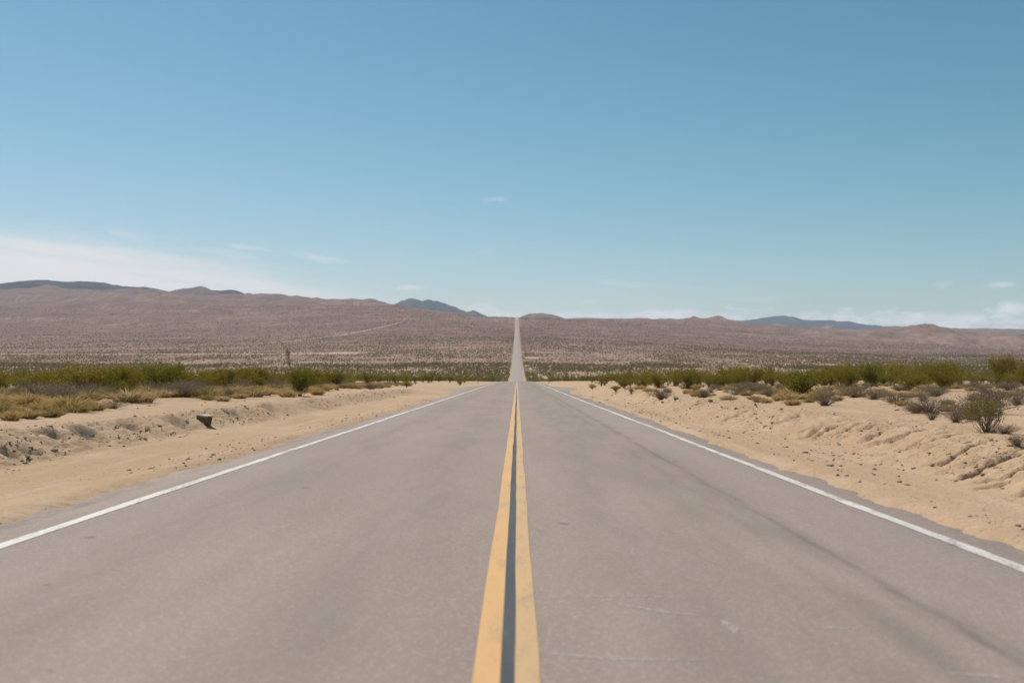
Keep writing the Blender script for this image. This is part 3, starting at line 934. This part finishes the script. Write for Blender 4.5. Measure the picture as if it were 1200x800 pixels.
def empty(name, loc, rz=0.0, sc=1.0):
    o = bpy.data.objects.new(name, None)
    C.objects.link(o)
    o.location = loc; o.rotation_euler = (0, 0, rz); o.scale = (sc, sc, sc) if not isinstance(sc, tuple) else sc
    o.empty_display_size = 0.3
    return o


# ------------------------------------------------------------------ plants: where they stand
R = np.random.default_rng(2024)
PL = []          # dicts: kind, x, y, sc, label(optional)


def put(kind, px, py, hpx=None, label=None, wide=1.0, var=None, h0=None):
    x, y = pix(px, py)
    PL.append(dict(kind=kind, x=x, y=y, hm=(hpx * y / F if hpx else None), label=label, wide=wide, var=var))


# --- plants picked out one by one, right of the road
put('creosote', 937, 466, 39, 'large leaning olive creosote bush with bare dark stems, right roadside', 1.5, 5)
put('green', 1156, 506, 40, 'small upright shrub with green tips nearest the right verge')
put('creosote', 862, 451, 24, 'broad green creosote clump left of the large leaning bush', 1.4, 3)
put('creosote', 898, 450, 23, 'green creosote bush behind the large leaning bush', 1.2, 1)
put('creosote', 990, 446, 26, 'narrow upright yellow-green bush standing above the right scrub line', 0.7, 4)
put('creosote', 806, 456, 27, 'dense green creosote above the right bank, left of the broad clump', 1.2, 0)
put('creosote', 1066, 458, 20, 'low olive bush in front of the right scrub line', 1.4, 3)
put('creosote', 1105, 449, 28, 'dark green creosote with shaded base on the right flat', 1.4, 5)
put('creosote', 1050, 449, 27, 'yellow-green creosote beside the dark green one on the right flat', 1.3, 1)
put('creosote', 1170, 450, 38, 'tall sparse olive creosote near the right edge of view', 1.1, 2)
put('creosote', 1197, 450, 36, 'tall olive creosote cut by the right edge of view', 1.2, 4)
put('creosote', 740, 462, 9, 'small round green bush low on the right verge', 1.2, 0)
put('creosote', 722, 460, 8, 'tiny dark green bush beside the right pavement edge', 1.0, 1)
put('creosote', 694, 456, 6, 'low dark bush where the asphalt apron meets sand on the right', 1.6, 3)
for (px, py, hp, wd, lb) in [(966, 475, 19, 1.2, 'round grey brush in front of the large leaning creosote'), (1001, 466, 16, 1.1, 'grey-brown brush up the right bank behind the round grey one'),
                             (1024, 468, 15, 1.1, 'grey brush midway along the right flat'), (1050, 473, 14, 2.0, 'wide low grey brush with a dark snag beneath'),
                             (1091, 484, 21, 1.6, 'wide domed grey brush above the eroded right bank'), (1092, 492, 11, 1.0, 'small brown tuft below the wide domed grey brush'),
                             (1120, 495, 20, 0.8, 'bare pale twiggy shrub left of the green-tipped one'), (1164, 474, 24, 1.0, 'upright brown twiggy shrub behind the green-tipped one'),
                             (1139, 492, 16, 1.2, 'faded brown brush between the bare twigs and green-tipped shrub'), (1140, 457, 10, 1.5, 'low brown brush below the pale dead branches'),
                             (1182, 457, 11, 1.4, 'brown brush near the right edge under tall creosote'), (868, 460, 11, 1.6, 'pale grey brush below the broad green creosote clump'),
                             (887, 461, 12, 1.2, 'grey brush just left of the leaning creosote'), (1103, 461, 9, 1.3, 'low brown brush in the middle of the right flat'),
                             (1084, 463, 12, 1.3, 'tan brush left of centre on the right flat'), (1192, 524, 14, 1.0, 'pale grey tuft at the right edge above the rills'),
                             (825, 466, 11, 1.2, 'grey brush on the right bank below dense creosote'), (775, 468, 12, 1.8, 'tawny brush mound on the right bank'),
                             (1178, 508, 12, 1.7, 'dark low litter brush right of the green-tipped shrub')]:
    put('brush', px, py, hp, lb, wd)
# --- left of the road
put('stalkbush', 352, 464, 33, 'tall dark creosote with one long bare stalk leaning left')
put('grass', 337, 465, 11, 'golden tuft at the foot of the tall stalked creosote', 1.6, 5)
put('grass', 372, 463, 10, 'golden tuft right of the tall stalked creosote', 1.4, 6)
put('brush', 270, 466, 14, 'dark grey brush among golden grass on the left', 1.5)
put('grass', 281, 467, 9, 'bright straw tuft right of the dark grey brush', 1.6, 0)
put('grass', 261, 470, 9, 'bright straw tuft left of the dark grey brush', 1.4, 5)
put('brush', 133, 479, 11, 'dark grey brush edging the left dirt track', 1.5)
put('brush', 104, 468, 20, 'blue-grey dead shrub beneath the left creosote wall', 1.4)
put('grass', 12, 492, 15, 'russet rounded tuft at the left edge of view', 1.3, 5)
put('grass', 30, 490, 14, 'tan tuft beside the russet one at left', 1.5, 1)
put('grass', 58, 488, 14, 'pale tan mounded tuft edging the left track', 1.6, 3)
put('grass', 88, 483, 14, 'long buff mound of grass edging the left track', 1.8, 3)
put('grass', 112, 481, 13, 'buff mound before the dark grey brush at left', 1.6, 0)
put('creosote', 148, 470, 27, 'bright green creosote at the front of the left wall', 1.1, 0)
put('brush', 435, 456, 8, 'small dark brush by the left track near the bend of sand', 1.5)
put('creosote', 476, 454, 8, 'small brown-green bush at the left pull-off', 1.3, 2)


def wave(y, s):
    return float(fbm(np.array([y * .06]), np.array([s]), 3, 5)[0])


def scatter(kind, x0, x1, y0, y1, dens, size, ok, wide=(0.9, 1.3), mind=0.4):
    area = (x1 - x0) * (y1 - y0)
    got = []
    for _ in range(int(area * dens)):
        x = R.uniform(x0, x1); y = R.uniform(y0, y1)
        if abs(x) > .56 * y + 3 or not ok(x, y): continue
        if any((x - a) ** 2 + (y - b) ** 2 < mind * mind for a, b in got[-120:]): continue
        got.append((x, y))
        PL.append(dict(kind=kind, x=x, y=y, hm=R.uniform(*size), label=None, wide=R.uniform(*wide), var=None))


# golden grass belt between the left track and the creosote
scatter('grass', -17.5, -11.4, 20, 60, .80, (.24, .60), lambda x, y: x < -11.5 + .6 * wave(y, 3) and fbm(np.array([x * .5]), np.array([y * .4]), 2, 15)[0] > -.28, (.95, 1.5), .62)
scatter('grass', -16, -11.4, 60, 130, .35, (.26, .55), lambda x, y: x < -11.5 + .5 * wave(y, 3), (1.0, 1.7), .45)
scatter('grass', -24, -16, 30, 70, .22, (.3, .5), lambda x, y: True, (1, 1.6), .5)
scatter('brush', -19, -12.2, 24, 110, .11, (.35, .7), lambda x, y: True, (1.0, 1.6), .8)
# right flat
scatter('brush', 7.4, 40, 20, 95, .060, (.18, .42), lambda x, y: x > 7.4 + .02 * y, (1.0, 1.7), 1.0)
scatter('grass', 6.8, 14, 22, 60, .16, (.12, .26), lambda x, y: x > 6.8, (1.0, 1.8), .5)
scatter('grass', 6.9, 30, 28, 100, .09, (.18, .36), lambda x, y: x > 7.0, (1.0, 1.8), .7)
scatter('creosote', 7.4, 13, 70, 120, .022, (.5, .9), lambda x, y: x > 7.5, (1.0, 1.5), 1.0)
scatter('creosote', 12, 40, 46, 78, .012, (.6, 1.3), lambda x, y: x > 12, (1.0, 1.4), 1.5)
# creosote belts
scatter('creosote', -60, -12.2, 36, 130, .085, (.75, 1.65), lambda x, y: (x < -17.0 + 1.0 * wave(y, 8) or y > 56) and x < -12.4 + .6 * wave(y, 8), (.95, 1.35), 1.2)
scatter('creosote', 8, 75, 72, 140, .060, (.8, 1.9), lambda x, y: y > 80 + 12 * wave(x * 2, 6) - .1 * x, (.95, 1.4), 1.4)

# the plain beyond: far more than one can count
def band(y0, y1, dens, size, k=1.0):
    out = []
    edges = np.exp(np.linspace(math.log(y0), math.log(y1), int(math.log(y1 / y0) / 0.05) + 2))
    for a, b_ in zip(edges[:-1], edges[1:]):
        n = int(dens * (b_ - a) * 1.24 * (a + b_) / 2)
        y = R.uniform(a, b_, n); x = R.uniform(-.62, .62, n) * (a + b_) / 2
        cl = fbm(x * .02, y * .012, 3, 77)
        keep = (np.abs(x) > 6.6 + 0.8 * fbm(y * .05, y * 0, 2, 4)) & (R.uniform(-1, 1, n) < .50 + 2.2 * cl)
        for Q, w in TRACKS:
            dmin = np.full(n, 1e9)
            for q in Q[::4]:
                dmin = np.minimum(dmin, (x - q[0]) ** 2 + (y - q[1]) ** 2)
            keep &= dmin > (w * .55) ** 2
        out.append(np.stack([x, y, R.uniform(size[0], size[1], n)], 1)[keep])
    return np.concatenate(out)


far = np.concatenate([band(128, 420, .065, (.75, 1.35)), band(420, 800, .070, (.8, 1.4)), band(800, 1250, .120, (.75, 1.6)), band(1250, 1700, .058, (.65, 1.4)), band(1700, 2300, .030, (.7, 1.6)), band(2300, 3000, .010, (.9, 1.8)), band(3000, 4300, .004, (1.2, 2.3))])

# the 300 creosotes that show largest stand singly; the rest join the far scrub
cre = [p for p in PL if p['kind'] == 'creosote']
rest = [p for p in PL if p['kind'] != 'creosote']
def shown(p): return p['hm'] / p['y'] * (1 if abs(p['x'] / p['y'] - (600 - VPX) / F) < .47 else 0.05) + (1 if p['label'] else 0)
cre.sort(key=shown, reverse=True)
extra_far = [(p['x'], p['y'], p['hm'] / 1.3) for p in cre[300:]]
cre = cre[:300]
grs = sorted([p for p in rest if p['kind'] == 'grass'], key=shown, reverse=True)
extra_grass = grs[300:]; grs = grs[:300]
oth = [p for p in rest if p['kind'] != 'grass']
if extra_far:
    far = np.concatenate([far, np.array(extra_far)])

# ------------------------------------------------------------------ labels by place
ORD = 'first second third fourth fifth sixth seventh eighth ninth tenth eleventh twelfth thirteenth fourteenth fifteenth sixteenth seventeenth eighteenth nineteenth twentieth'.split()
TENS = {20: 'twenty', 30: 'thirty', 40: 'forty', 50: 'fifty'}


def ordinal(n):
    if n <= 20: return ORD[n - 1]
    t, u = n // 10 * 10, n % 10
    return TENS[t] + '-' + ORD[u - 1] if u else TENS[t][:-1] + 'ieth'


def auto_labels(items, noun, per=24):
    for side in (-1, 1):
        L_ = sorted([p for p in items if not p['label'] and p['x'] * side > 0], key=lambda p: p['y'])
        for r in range(0, len(L_), per):
            row = sorted(L_[r:r + per], key=lambda p: p['x'] / p['y'])
            rank = 'nearest' if r == 0 else ORD[r // per]
            where = 'left of the road' if side < 0 else 'right of the road'
            for i, p in enumerate(row):
                p['label'] = '%s, %s from the left in the %s rank %s' % (noun, ordinal(i + 1), rank, where)


auto_labels(cre, 'olive creosote bush')
auto_labels(grs, 'dry straw tuft')
auto_labels([p for p in oth if p['kind'] == 'brush'], 'grey-brown brush')

GROUPS = {'creosote': 'creosote bushes beside the road', 'grass': 'dry grass tufts beside the road', 'brush': 'grey brush beside the road'}
FAR_SRC = []
allp = cre + grs + oth
zz = height(np.array([p['x'] for p in allp]), np.array([p['y'] for p in allp]))
for p, z in zip(allp, zz):
    k = p['kind']; loc = (p['x'], p['y'], float(z)); rz = R.uniform(0, 6.283); wd = p['wide']
    if k == 'creosote':
        if p['y'] < 95 or p['var'] is not None:
            sm, lm, h = CREO_NEAR[p['var'] if p['var'] is not None else R.integers(0, 6)]
            s = p['hm'] / h
            o = empty('creosote_bush', loc, rz, (s * wd, s * wd, s))
            link('stems', sm, None, o); link('foliage', lm, None, o)
        else:
            me, h = CREO_MID[R.integers(0, 4)]
            s = p['hm'] / h
            o = link('creosote_bush', me); o.location = loc; o.rotation_euler = (0, 0, rz); o.scale = (s * wd, s * wd, s)
            if len(FAR_SRC) < 4 and all(me != q.data for q in FAR_SRC): FAR_SRC.append(o)
        o['category'] = 'bush'
    elif k == 'grass':
        me, h = GRASS[p['var'] if p['var'] is not None else R.integers(0, len(GRASS))]
        s = p['hm'] / h
        o = link('grass_tuft', me); o.location = loc; o.rotation_euler = (0, 0, rz); o.scale = (s * wd, s * wd, s)
        o['category'] = 'grass'
    elif k == 'brush':
        tm, lm, h = BRUSH[R.integers(0, len(BRUSH))]
        s = p['hm'] / h
        o = empty('grey_brush', loc, rz, (s * wd, s * wd, s))
        link('twigs', tm, None, o); link('leaves', lm, None, o)
        o['category'] = 'bush'
    elif k == 'stalkbush':
        S, L = creosote(77, 1.25, 2.2, 22, .055, 4200, .05, True)
        o = empty('creosote_bush', loc, 0.0, 1.0)
        link('stems', S.mesh('stems', M_STEM), None, o); link('foliage', L.mesh('foliage', M_CREO), None, o)
        o['category'] = 'bush'; k = 'creosote'
    elif k == 'green':
        T, L = grey_brush(91, .30, .46, 46, 0, .011)
        g = np.random.default_rng(5)
        G = Buf()
        for i in range(1100):
            a = g.uniform(0, 6.283); q = math.sqrt(g.uniform(0, 1))
            G.leaf(np.array([math.cos(a) * q * .27 - .04, math.sin(a) * q * .24, .20 + .28 * g.uniform(0, 1) ** .6 - .10 * q]), .035, g, .4, 1.2)
        o = empty('green_shrub', loc, 0.0, p['hm'] / .46)
        link('twigs', T.mesh('twigs', M_GREY), None, o)
        link('green_tips', G.mesh('green_tips', mat_leaf('fresh_leaf', ((0.20, 0.185, 0.05), (0.24, 0.21, 0.07), (0.20, 0.16, 0.07)), .4)), None, o)
        o['category'] = 'bush'; k = None
    o['label'] = p['label']
    if k: o['group'] = GROUPS[k]


# ------------------------------------------------------------------ far scrub: one mass over the plain
def instancer(name, pts, sources, label):
    """pts: x, y, scale. Points carry scale, turn and which bush shape."""
    pts = np.asarray(pts)
    z = height(pts[:, 0], pts[:, 1])
    co = np.stack([pts[:, 0], pts[:, 1], z - .02], 1).astype(np.float32)
    me = bpy.data.meshes.new(name)
    me.vertices.add(len(co)); me.vertices.foreach_set('co', co.ravel())
    for an, vals, ty in (('scl', pts[:, 2], 'FLOAT'), ('turn', R.uniform(0, 6.283, len(co)), 'FLOAT'), ('pick', R.integers(0, len(sources), len(co)), 'INT')):
        at = me.attributes.new(an, ty, 'POINT')
        at.data.foreach_set('value', np.asarray(vals, np.float32 if ty == 'FLOAT' else np.int32))
    me.update()
    o = link(name, me, None, kind='stuff', label=label)
    ng = bpy.data.node_groups.new(name + '_nodes', 'GeometryNodeTree')
    ng.interface.new_socket('Geometry', in_out='INPUT', socket_type='NodeSocketGeometry')
    ng.interface.new_socket('Geometry', in_out='OUTPUT', socket_type='NodeSocketGeometry')
    gi = ng.nodes.new('NodeGroupInput'); go = ng.nodes.new('NodeGroupOutput')
    jn = ng.nodes.new('GeometryNodeJoinGeometry')
    def attr(nm, ty):
        n = ng.nodes.new('GeometryNodeInputNamedAttribute'); n.data_type = ty
        n.inputs['Name'].default_value = nm
        return n.outputs['Attribute']
    a_s, a_t, a_p = attr('scl', 'FLOAT'), attr('turn', 'FLOAT'), attr('pick', 'INT')
    rot = ng.nodes.new('ShaderNodeCombineXYZ'); ng.links.new(a_t, rot.inputs[2])
    e2r = ng.nodes.new('FunctionNodeEulerToRotation'); ng.links.new(rot.outputs[0], e2r.inputs[0])
    for i, src in enumerate(sources):
        oi = ng.nodes.new('GeometryNodeObjectInfo'); oi.transform_space = 'ORIGINAL'
        oi.inputs['Object'].default_value = src
        oi.inputs['As Instance'].default_value = True
        cmp = ng.nodes.new('FunctionNodeCompare'); cmp.data_type = 'INT'; cmp.operation = 'EQUAL'
        ng.links.new(a_p, cmp.inputs[2]); cmp.inputs[3].default_value = i
        ip = ng.nodes.new('GeometryNodeInstanceOnPoints')
        ng.links.new(gi.outputs[0], ip.inputs['Points'])
        ng.links.new(cmp.outputs[0], ip.inputs['Selection'])
        ng.links.new(oi.outputs['Geometry'], ip.inputs['Instance'])
        ng.links.new(e2r.outputs[0], ip.inputs['Rotation'])
        ng.links.new(a_s, ip.inputs['Scale'])
        ng.links.new(ip.outputs[0], jn.inputs[0])
    ng.links.new(jn.outputs[0], go.inputs[0])
    md = o.modifiers.new('scrub', 'NODES'); md.node_group = ng
    return o


print('far scrub', len(far), 'individual', len(allp), 'src', len(FAR_SRC))
instancer('far_scrub', far, FAR_SRC, 'olive creosote scrub dotting the plain far beyond the roadside')
if extra_grass:
    src = [o for o in C.objects if o.name.startswith('grass_tuft')][:6]
    instancer('grass_cover', [(p['x'], p['y'], p['hm'] / .42) for p in extra_grass], src, 'smaller dry grass behind the roadside tufts')

# ------------------------------------------------------------------ block, rocks, posts, clods
M_BLOCK = mat_flat('shaded_weathered_block', (0.12, 0.085, 0.05), (0.19, 0.135, 0.08), 9.0)  # weathered body, darkened in colour for its unlit faces
M_BTOP = mat_flat('sunlit_block_top', (0.52, 0.44, 0.35), (0.44, 0.36, 0.28), 12.0)  # same block, painted paler where the sun strikes its top


def block():
    x, y = pix(240, 497)
    z = H(x, y)
    bm = bmesh.new()
    # long body wedge: long face towards the left front, short end face towards the road; wider on top than at the foot
    top = [(-.22, .12, .235), (.02, -.16, .205), (.20, -.10, .205), (.03, .20, .25)]
    bot = [(-.20, .09, .055), (.05, -.12, -.06), (.15, -.085, -.06), (.03, .14, -.03)]
    vt = [bm.verts.new(p) for p in top]; vb = [bm.verts.new(p) for p in bot]
    for i in range(4):
        j = (i + 1) % 4
        bm.faces.new((vb[i], vb[j], vt[j], vt[i]))
    bm.faces.new(vt); bm.faces.new(vb[::-1])
    bmesh.ops.recalc_face_normals(bm, faces=bm.faces)
    bmesh.ops.bevel(bm, geom=bm.edges[:], offset=.012, segments=2, affect='EDGES')
    bmesh.ops.subdivide_edges(bm, edges=bm.edges[:], cuts=2, use_grid_fill=True)
    bmesh.ops.triangulate(bm, faces=bm.faces[:])
    g = np.random.default_rng(4)
    for v in bm.verts:
        n = float(fbm(np.array([v.co.x * 14 + v.co.z * 6]), np.array([v.co.y * 14]), 3, 3)[0])
        v.co += v.normal * n * .014
    me = bpy.data.meshes.new('block_body'); bm.to_mesh(me); bm.free()
    o = empty('concrete_block', (x, y, z), 0, (1.10, 1.0, 0.85))
    link('body', me, M_BLOCK, o)
    # cap with a broken notch, sunlight on the top put into its colour
    bm = bmesh.new()
    ring = [(-.215, .10), (-.10, -.01), (-.03, -.095), (.035, -.175), (.10, -.15), (.13, -.10), (.225, -.105), (.14, .06), (.03, .215), (-.09, .16)]
    zt = lambda a, b: .206 + .12 * (b + .16) - .01 * a
    lo = [bm.verts.new((a, b, zt(a, b))) for a, b in ring]; hi = [bm.verts.new((a * .96, b * .96, zt(a, b) + .028 + .008 * math.sin(a * 40))) for a, b in ring]
    n = len(ring)
    for i in range(n):
        j = (i + 1) % n
        bm.faces.new((lo[i], lo[j], hi[j], hi[i]))
    bm.faces.new(hi); bm.faces.new(lo[::-1])
    bmesh.ops.recalc_face_normals(bm, faces=bm.faces)
    me = bpy.data.meshes.new('block_top'); bm.to_mesh(me); bm.free()
    link('sunlit_top', me, M_BTOP, o)
    o['label'] = 'dark broken block with pale top lying on the left bank'; o['category'] = 'block'


block()


def rock_mesh(seed, sub=2):
    bm = bmesh.new()
    bmesh.ops.create_icosphere(bm, subdivisions=sub, radius=.5)
    g = np.random.default_rng(seed)
    cuts = [(Vector(g.normal(size=3)).normalized(), g.uniform(.22, .40)) for _ in range(9)]
    for v in bm.verts:
        for n, d in cuts:
            k = v.co.dot(n) - d
            if k > 0: v.co -= n * k * .92
        v.co.z *= .72
    me = bpy.data.meshes.new('rock'); bm.to_mesh(me); bm.free()
    return me


M_ROCK = mat_flat('brown_rock', (0.20, 0.15, 0.11), (0.30, 0.225, 0.165), 7.0)
M_PALE = mat_flat('pale_rock', (0.55, 0.48, 0.42), (0.46, 0.39, 0.33), 9.0)
ROCKS = [rock_mesh(s) for s in (1, 2, 3, 4)]
for (px, py, wpx, m, lb) in [(792, 468, 7, 0, 'dark rock sitting on the right bank among tawny brush'), (776, 472, 4, 0, 'small brown rock left of the dark one on the right bank'),
                             (833, 470, 6, 0, 'brown rock on the right bank below grey brush'), (200, 487, 3, 1, 'small pale stone on the left bank lip near the block'),
                             (43, 462, 7, 1, 'whitish flat stone among the far left grass'), (171, 461, 9, 1, 'whitish flat stone in golden grass left of the block'),
                             (1050, 481, 7, 1, 'whitish flat stone under the dark snag on the right flat'), (33, 536, 6, 0, 'dark clod on the left bank face near the edge of view'),
                             (1193, 617, 7, 0, 'dark stone on sand at the right edge of view'), (1095, 595, 4, 0, 'small dark stone beside the right pavement edge')]:
    x, y = pix(px, py)
    me = ROCKS[len(lb) % 4].copy(); me.materials.clear(); me.materials.append(M_PALE if m else M_ROCK)
    s = wpx * y / F / .8
    o = link('rock', me, None, label=lb, category='rock', group='single stones on the verges')
    o.location = (x, y, H(x, y) + s * .08); o.scale = (s, s, s * (.8 if not m else .55)); o.rotation_euler = (0.1, -0.1, (len(lb) * 1.7) % 6.28)

# snag under the wide low brush
def snag(px, py, hpx, label):
    x, y = pix(px, py)
    g = np.random.default_rng(int(px))
    B = Buf()
    hm = hpx * y / F
    p = np.array([0, 0, -.05]); q = np.array([.12 * hm, .05, hm])
    B.tube([p, (p + q) / 2 + g.normal(size=3) * .03 * hm, q], .06 * hm, .02 * hm)
    for k in range(5):
        a = p + (q - p) * g.uniform(.3, .9)
        d = g.normal(size=3); d[2] = abs(d[2]) * .7; d /= np.linalg.norm(d)
        B.tube([a, a + d * hm * .25, a + d * hm * .45 + g.normal(size=3) * .05 * hm], .025 * hm, .008 * hm)
    o = link('dead_snag', B.mesh('dead_snag', M_STEM), None, label=label, category='snag')
    o.location = (x, y, H(x, y))


snag(1049, 478, 9, 'short dark dead snag beneath the wide low grey brush')


def dead_branches(px, py, wpx, label):
    x, y = pix(px, py)
    g = np.random.default_rng(int(px) + 5)
    B = Buf(); w = wpx * y / F
    for k in range(26):
        a = g.uniform(-.6, .6)
        p0 = np.array([g.uniform(-.1, .1) * w, g.uniform(-.1, .1), .02]); d = np.array([math.copysign(1, g.uniform(-1, 1)) * math.cos(a), .4 * g.normal(), .15 + .35 * g.uniform()])
        ln = w * g.uniform(.3, .55)
        B.tube([p0, p0 + d * ln * .5 + np.array([0, 0, .06 * w]), p0 + d * ln], .014, .005)
    o = link('dead_branches', B.mesh('dead_branches', mat_leaf('silver_wood', ((.33, .29, .26), (.36, .32, .29), (.25, .22, .2)), 0)), None, label=label, category='branches')
    o.location = (x, y, H(x, y))


dead_branches(1172, 451, 46, 'pale silvery dead branches lying under tall creosote at right')
dead_branches(130, 467, 20, 'pale dead branches against the left creosote wall')

# slim roadside marker posts near the crest
M_POST = mat_flat('weathered_post_wood', (0.24, 0.18, 0.13), (0.30, 0.23, 0.17), 4.0)
M_POSTCAP = mat_flat('dark_marker_plate', (0.05, 0.06, 0.05), (0.08, 0.09, 0.07), 4.0)


def post(px, py, hpx, label):
    x, y = pix(px, py)
    hm = hpx * y / F
    bm = bmesh.new()
    bmesh.ops.create_cone(bm, cap_ends=True, segments=8, radius1=.065, radius2=.055, depth=hm + .2)
    bmesh.ops.bevel(bm, geom=[e for e in bm.edges if e.verts[0].co.z > 0 and e.verts[1].co.z > 0], offset=.015, segments=1, affect='EDGES')
    bmesh.ops.translate(bm, verts=bm.verts, vec=(0, 0, (hm + .2) / 2 - .2))
    me = bpy.data.meshes.new('post'); bm.to_mesh(me); bm.free()
    o = empty('marker_post', (x, y, H(x, y)), 0, 1.0)
    link('post', me, M_POST, o)
    bm = bmesh.new()
    bmesh.ops.create_cube(bm, size=1.0)
    bmesh.ops.scale(bm, verts=bm.verts, vec=(.20, .02, .34))
    bmesh.ops.bevel(bm, geom=[e for e in bm.edges if abs(e.verts[0].co.x - e.verts[1].co.x) < 1e-6 and abs(e.verts[0].co.z - e.verts[1].co.z) < 1e-6], offset=.04, segments=3, affect='EDGES')
    bmesh.ops.translate(bm, verts=bm.verts, vec=(0, -.078, hm - .22))
    me = bpy.data.meshes.new('marker_plate'); bm.to_mesh(me); bm.free()
    link('marker_plate', me, M_POSTCAP, o)
    o['label'] = label; o['category'] = 'post'; o['group'] = 'roadside marker posts'


post(643, 449, 13, 'slim wooden marker post right of the road near its crest')
post(560, 449, 12, 'slim wooden marker post left of the road near its crest')


# clods and gravel: uncountable crumbs along banks and shoulders
def clods():
    n = 9000
    g = np.random.default_rng(9)
    cen = []; siz = []
    while len(cen) < n:
        u = g.uniform()
        y = 9 * math.exp(g.uniform(0, math.log(9)))
        if u < .40: x = -g.normal(7.75, .38); s = g.gamma(1.5, .0095)
        elif u < .72: x = g.normal(6.0, .55); s = g.gamma(1.5, .009)
        elif u < .84: x = -abs(g.normal(4.55, .5)) - .25; s = g.gamma(1.3, .008)
        elif u < .93: x = 3.95 + abs(g.normal(0, .55)); s = g.gamma(1.3, .009)
        elif u < .97: x = -g.uniform(8.3, 11.4); s = g.gamma(1.3, .010)
        else: x = g.uniform(7, 14); s = g.gamma(1.4, .010)
        cl = vnoise(np.array([x * .8]), np.array([y * .35]), 12)[0]
        if cl < g.uniform(.2, .75): continue
        cen.append((x, y)); siz.append(min(max(s * .8, .005), .050))
    cen = np.array(cen); siz = np.array(siz)
    z = height(cen[:, 0], cen[:, 1])
    t = (1 + 5 ** .5) / 2
    ico = np.array([(-1, t, 0), (1, t, 0), (-1, -t, 0), (1, -t, 0), (0, -1, t), (0, 1, t), (0, -1, -t), (0, 1, -t), (t, 0, -1), (t, 0, 1), (-t, 0, -1), (-t, 0, 1)]) / 1.9
    fc = np.array([(0, 11, 5), (0, 5, 1), (0, 1, 7), (0, 7, 10), (0, 10, 11), (1, 5, 9), (5, 11, 4), (11, 10, 2), (10, 7, 6), (7, 1, 8), (3, 9, 4), (3, 4, 2), (3, 2, 6), (3, 6, 8), (3, 8, 9), (4, 9, 5), (2, 4, 11), (6, 2, 10), (8, 6, 7), (9, 8, 1)])
    V = ico[None] * g.uniform(.55, 1.35, (n, 12, 1))
    V = V * np.stack([g.uniform(.8, 1.5, n), g.uniform(.8, 1.3, n), g.uniform(.5, .9, n)], 1)[:, None, :] * siz[:, None, None]
    V = V + np.stack([cen[:, 0], cen[:, 1], z + siz * .15], 1)[:, None, :]
    Fc = fc[None] + (np.arange(n) * 12)[:, None, None]
    me = mesh_np('dirt_clods', V.reshape(-1, 3), Fc.reshape(-1, 3))
    m, N, b = material('dry_clod')
    rnd = N.node('ShaderNodeNewGeometry').outputs['Random Per Island']
    N.put(b.inputs['Base Color'], N.mix(rnd, (0.27, 0.185, 0.12), (0.52, 0.38, 0.265)))
    link('dirt_clods', me, m, kind='stuff', label='loose dirt clods and gravel along both banks')


clods()

# ------------------------------------------------------------------ the air
def haze():
    bm = bmesh.new()
    bmesh.ops.create_cube(bm, size=1.0)
    bmesh.ops.scale(bm, verts=bm.verts, vec=(40000, 20000, 1010))
    bmesh.ops.translate(bm, verts=bm.verts, vec=(0, 8000, 1010 / 2 - 60))
    me = bpy.data.meshes.new('haze'); bm.to_mesh(me); bm.free()
    m = bpy.data.materials.new('desert_haze'); m.use_nodes = True
    N = NT(m.node_tree)
    for n in list(N.n): N.n.remove(n)
    out = N.node('ShaderNodeOutputMaterial')
    pv = N.node('ShaderNodeVolumePrincipled')
    pv.inputs['Color'].default_value = (0.58, 0.76, 1.0, 1)
    pv.inputs['Density'].default_value = 4.3e-5
    pv.inputs['Anisotropy'].default_value = 0.0
    N.l.new(pv.outputs[0], out.inputs['Volume'])
    o = link('haze', me, m, kind='stuff', label='thin pale haze over the whole desert')
    return o


haze()
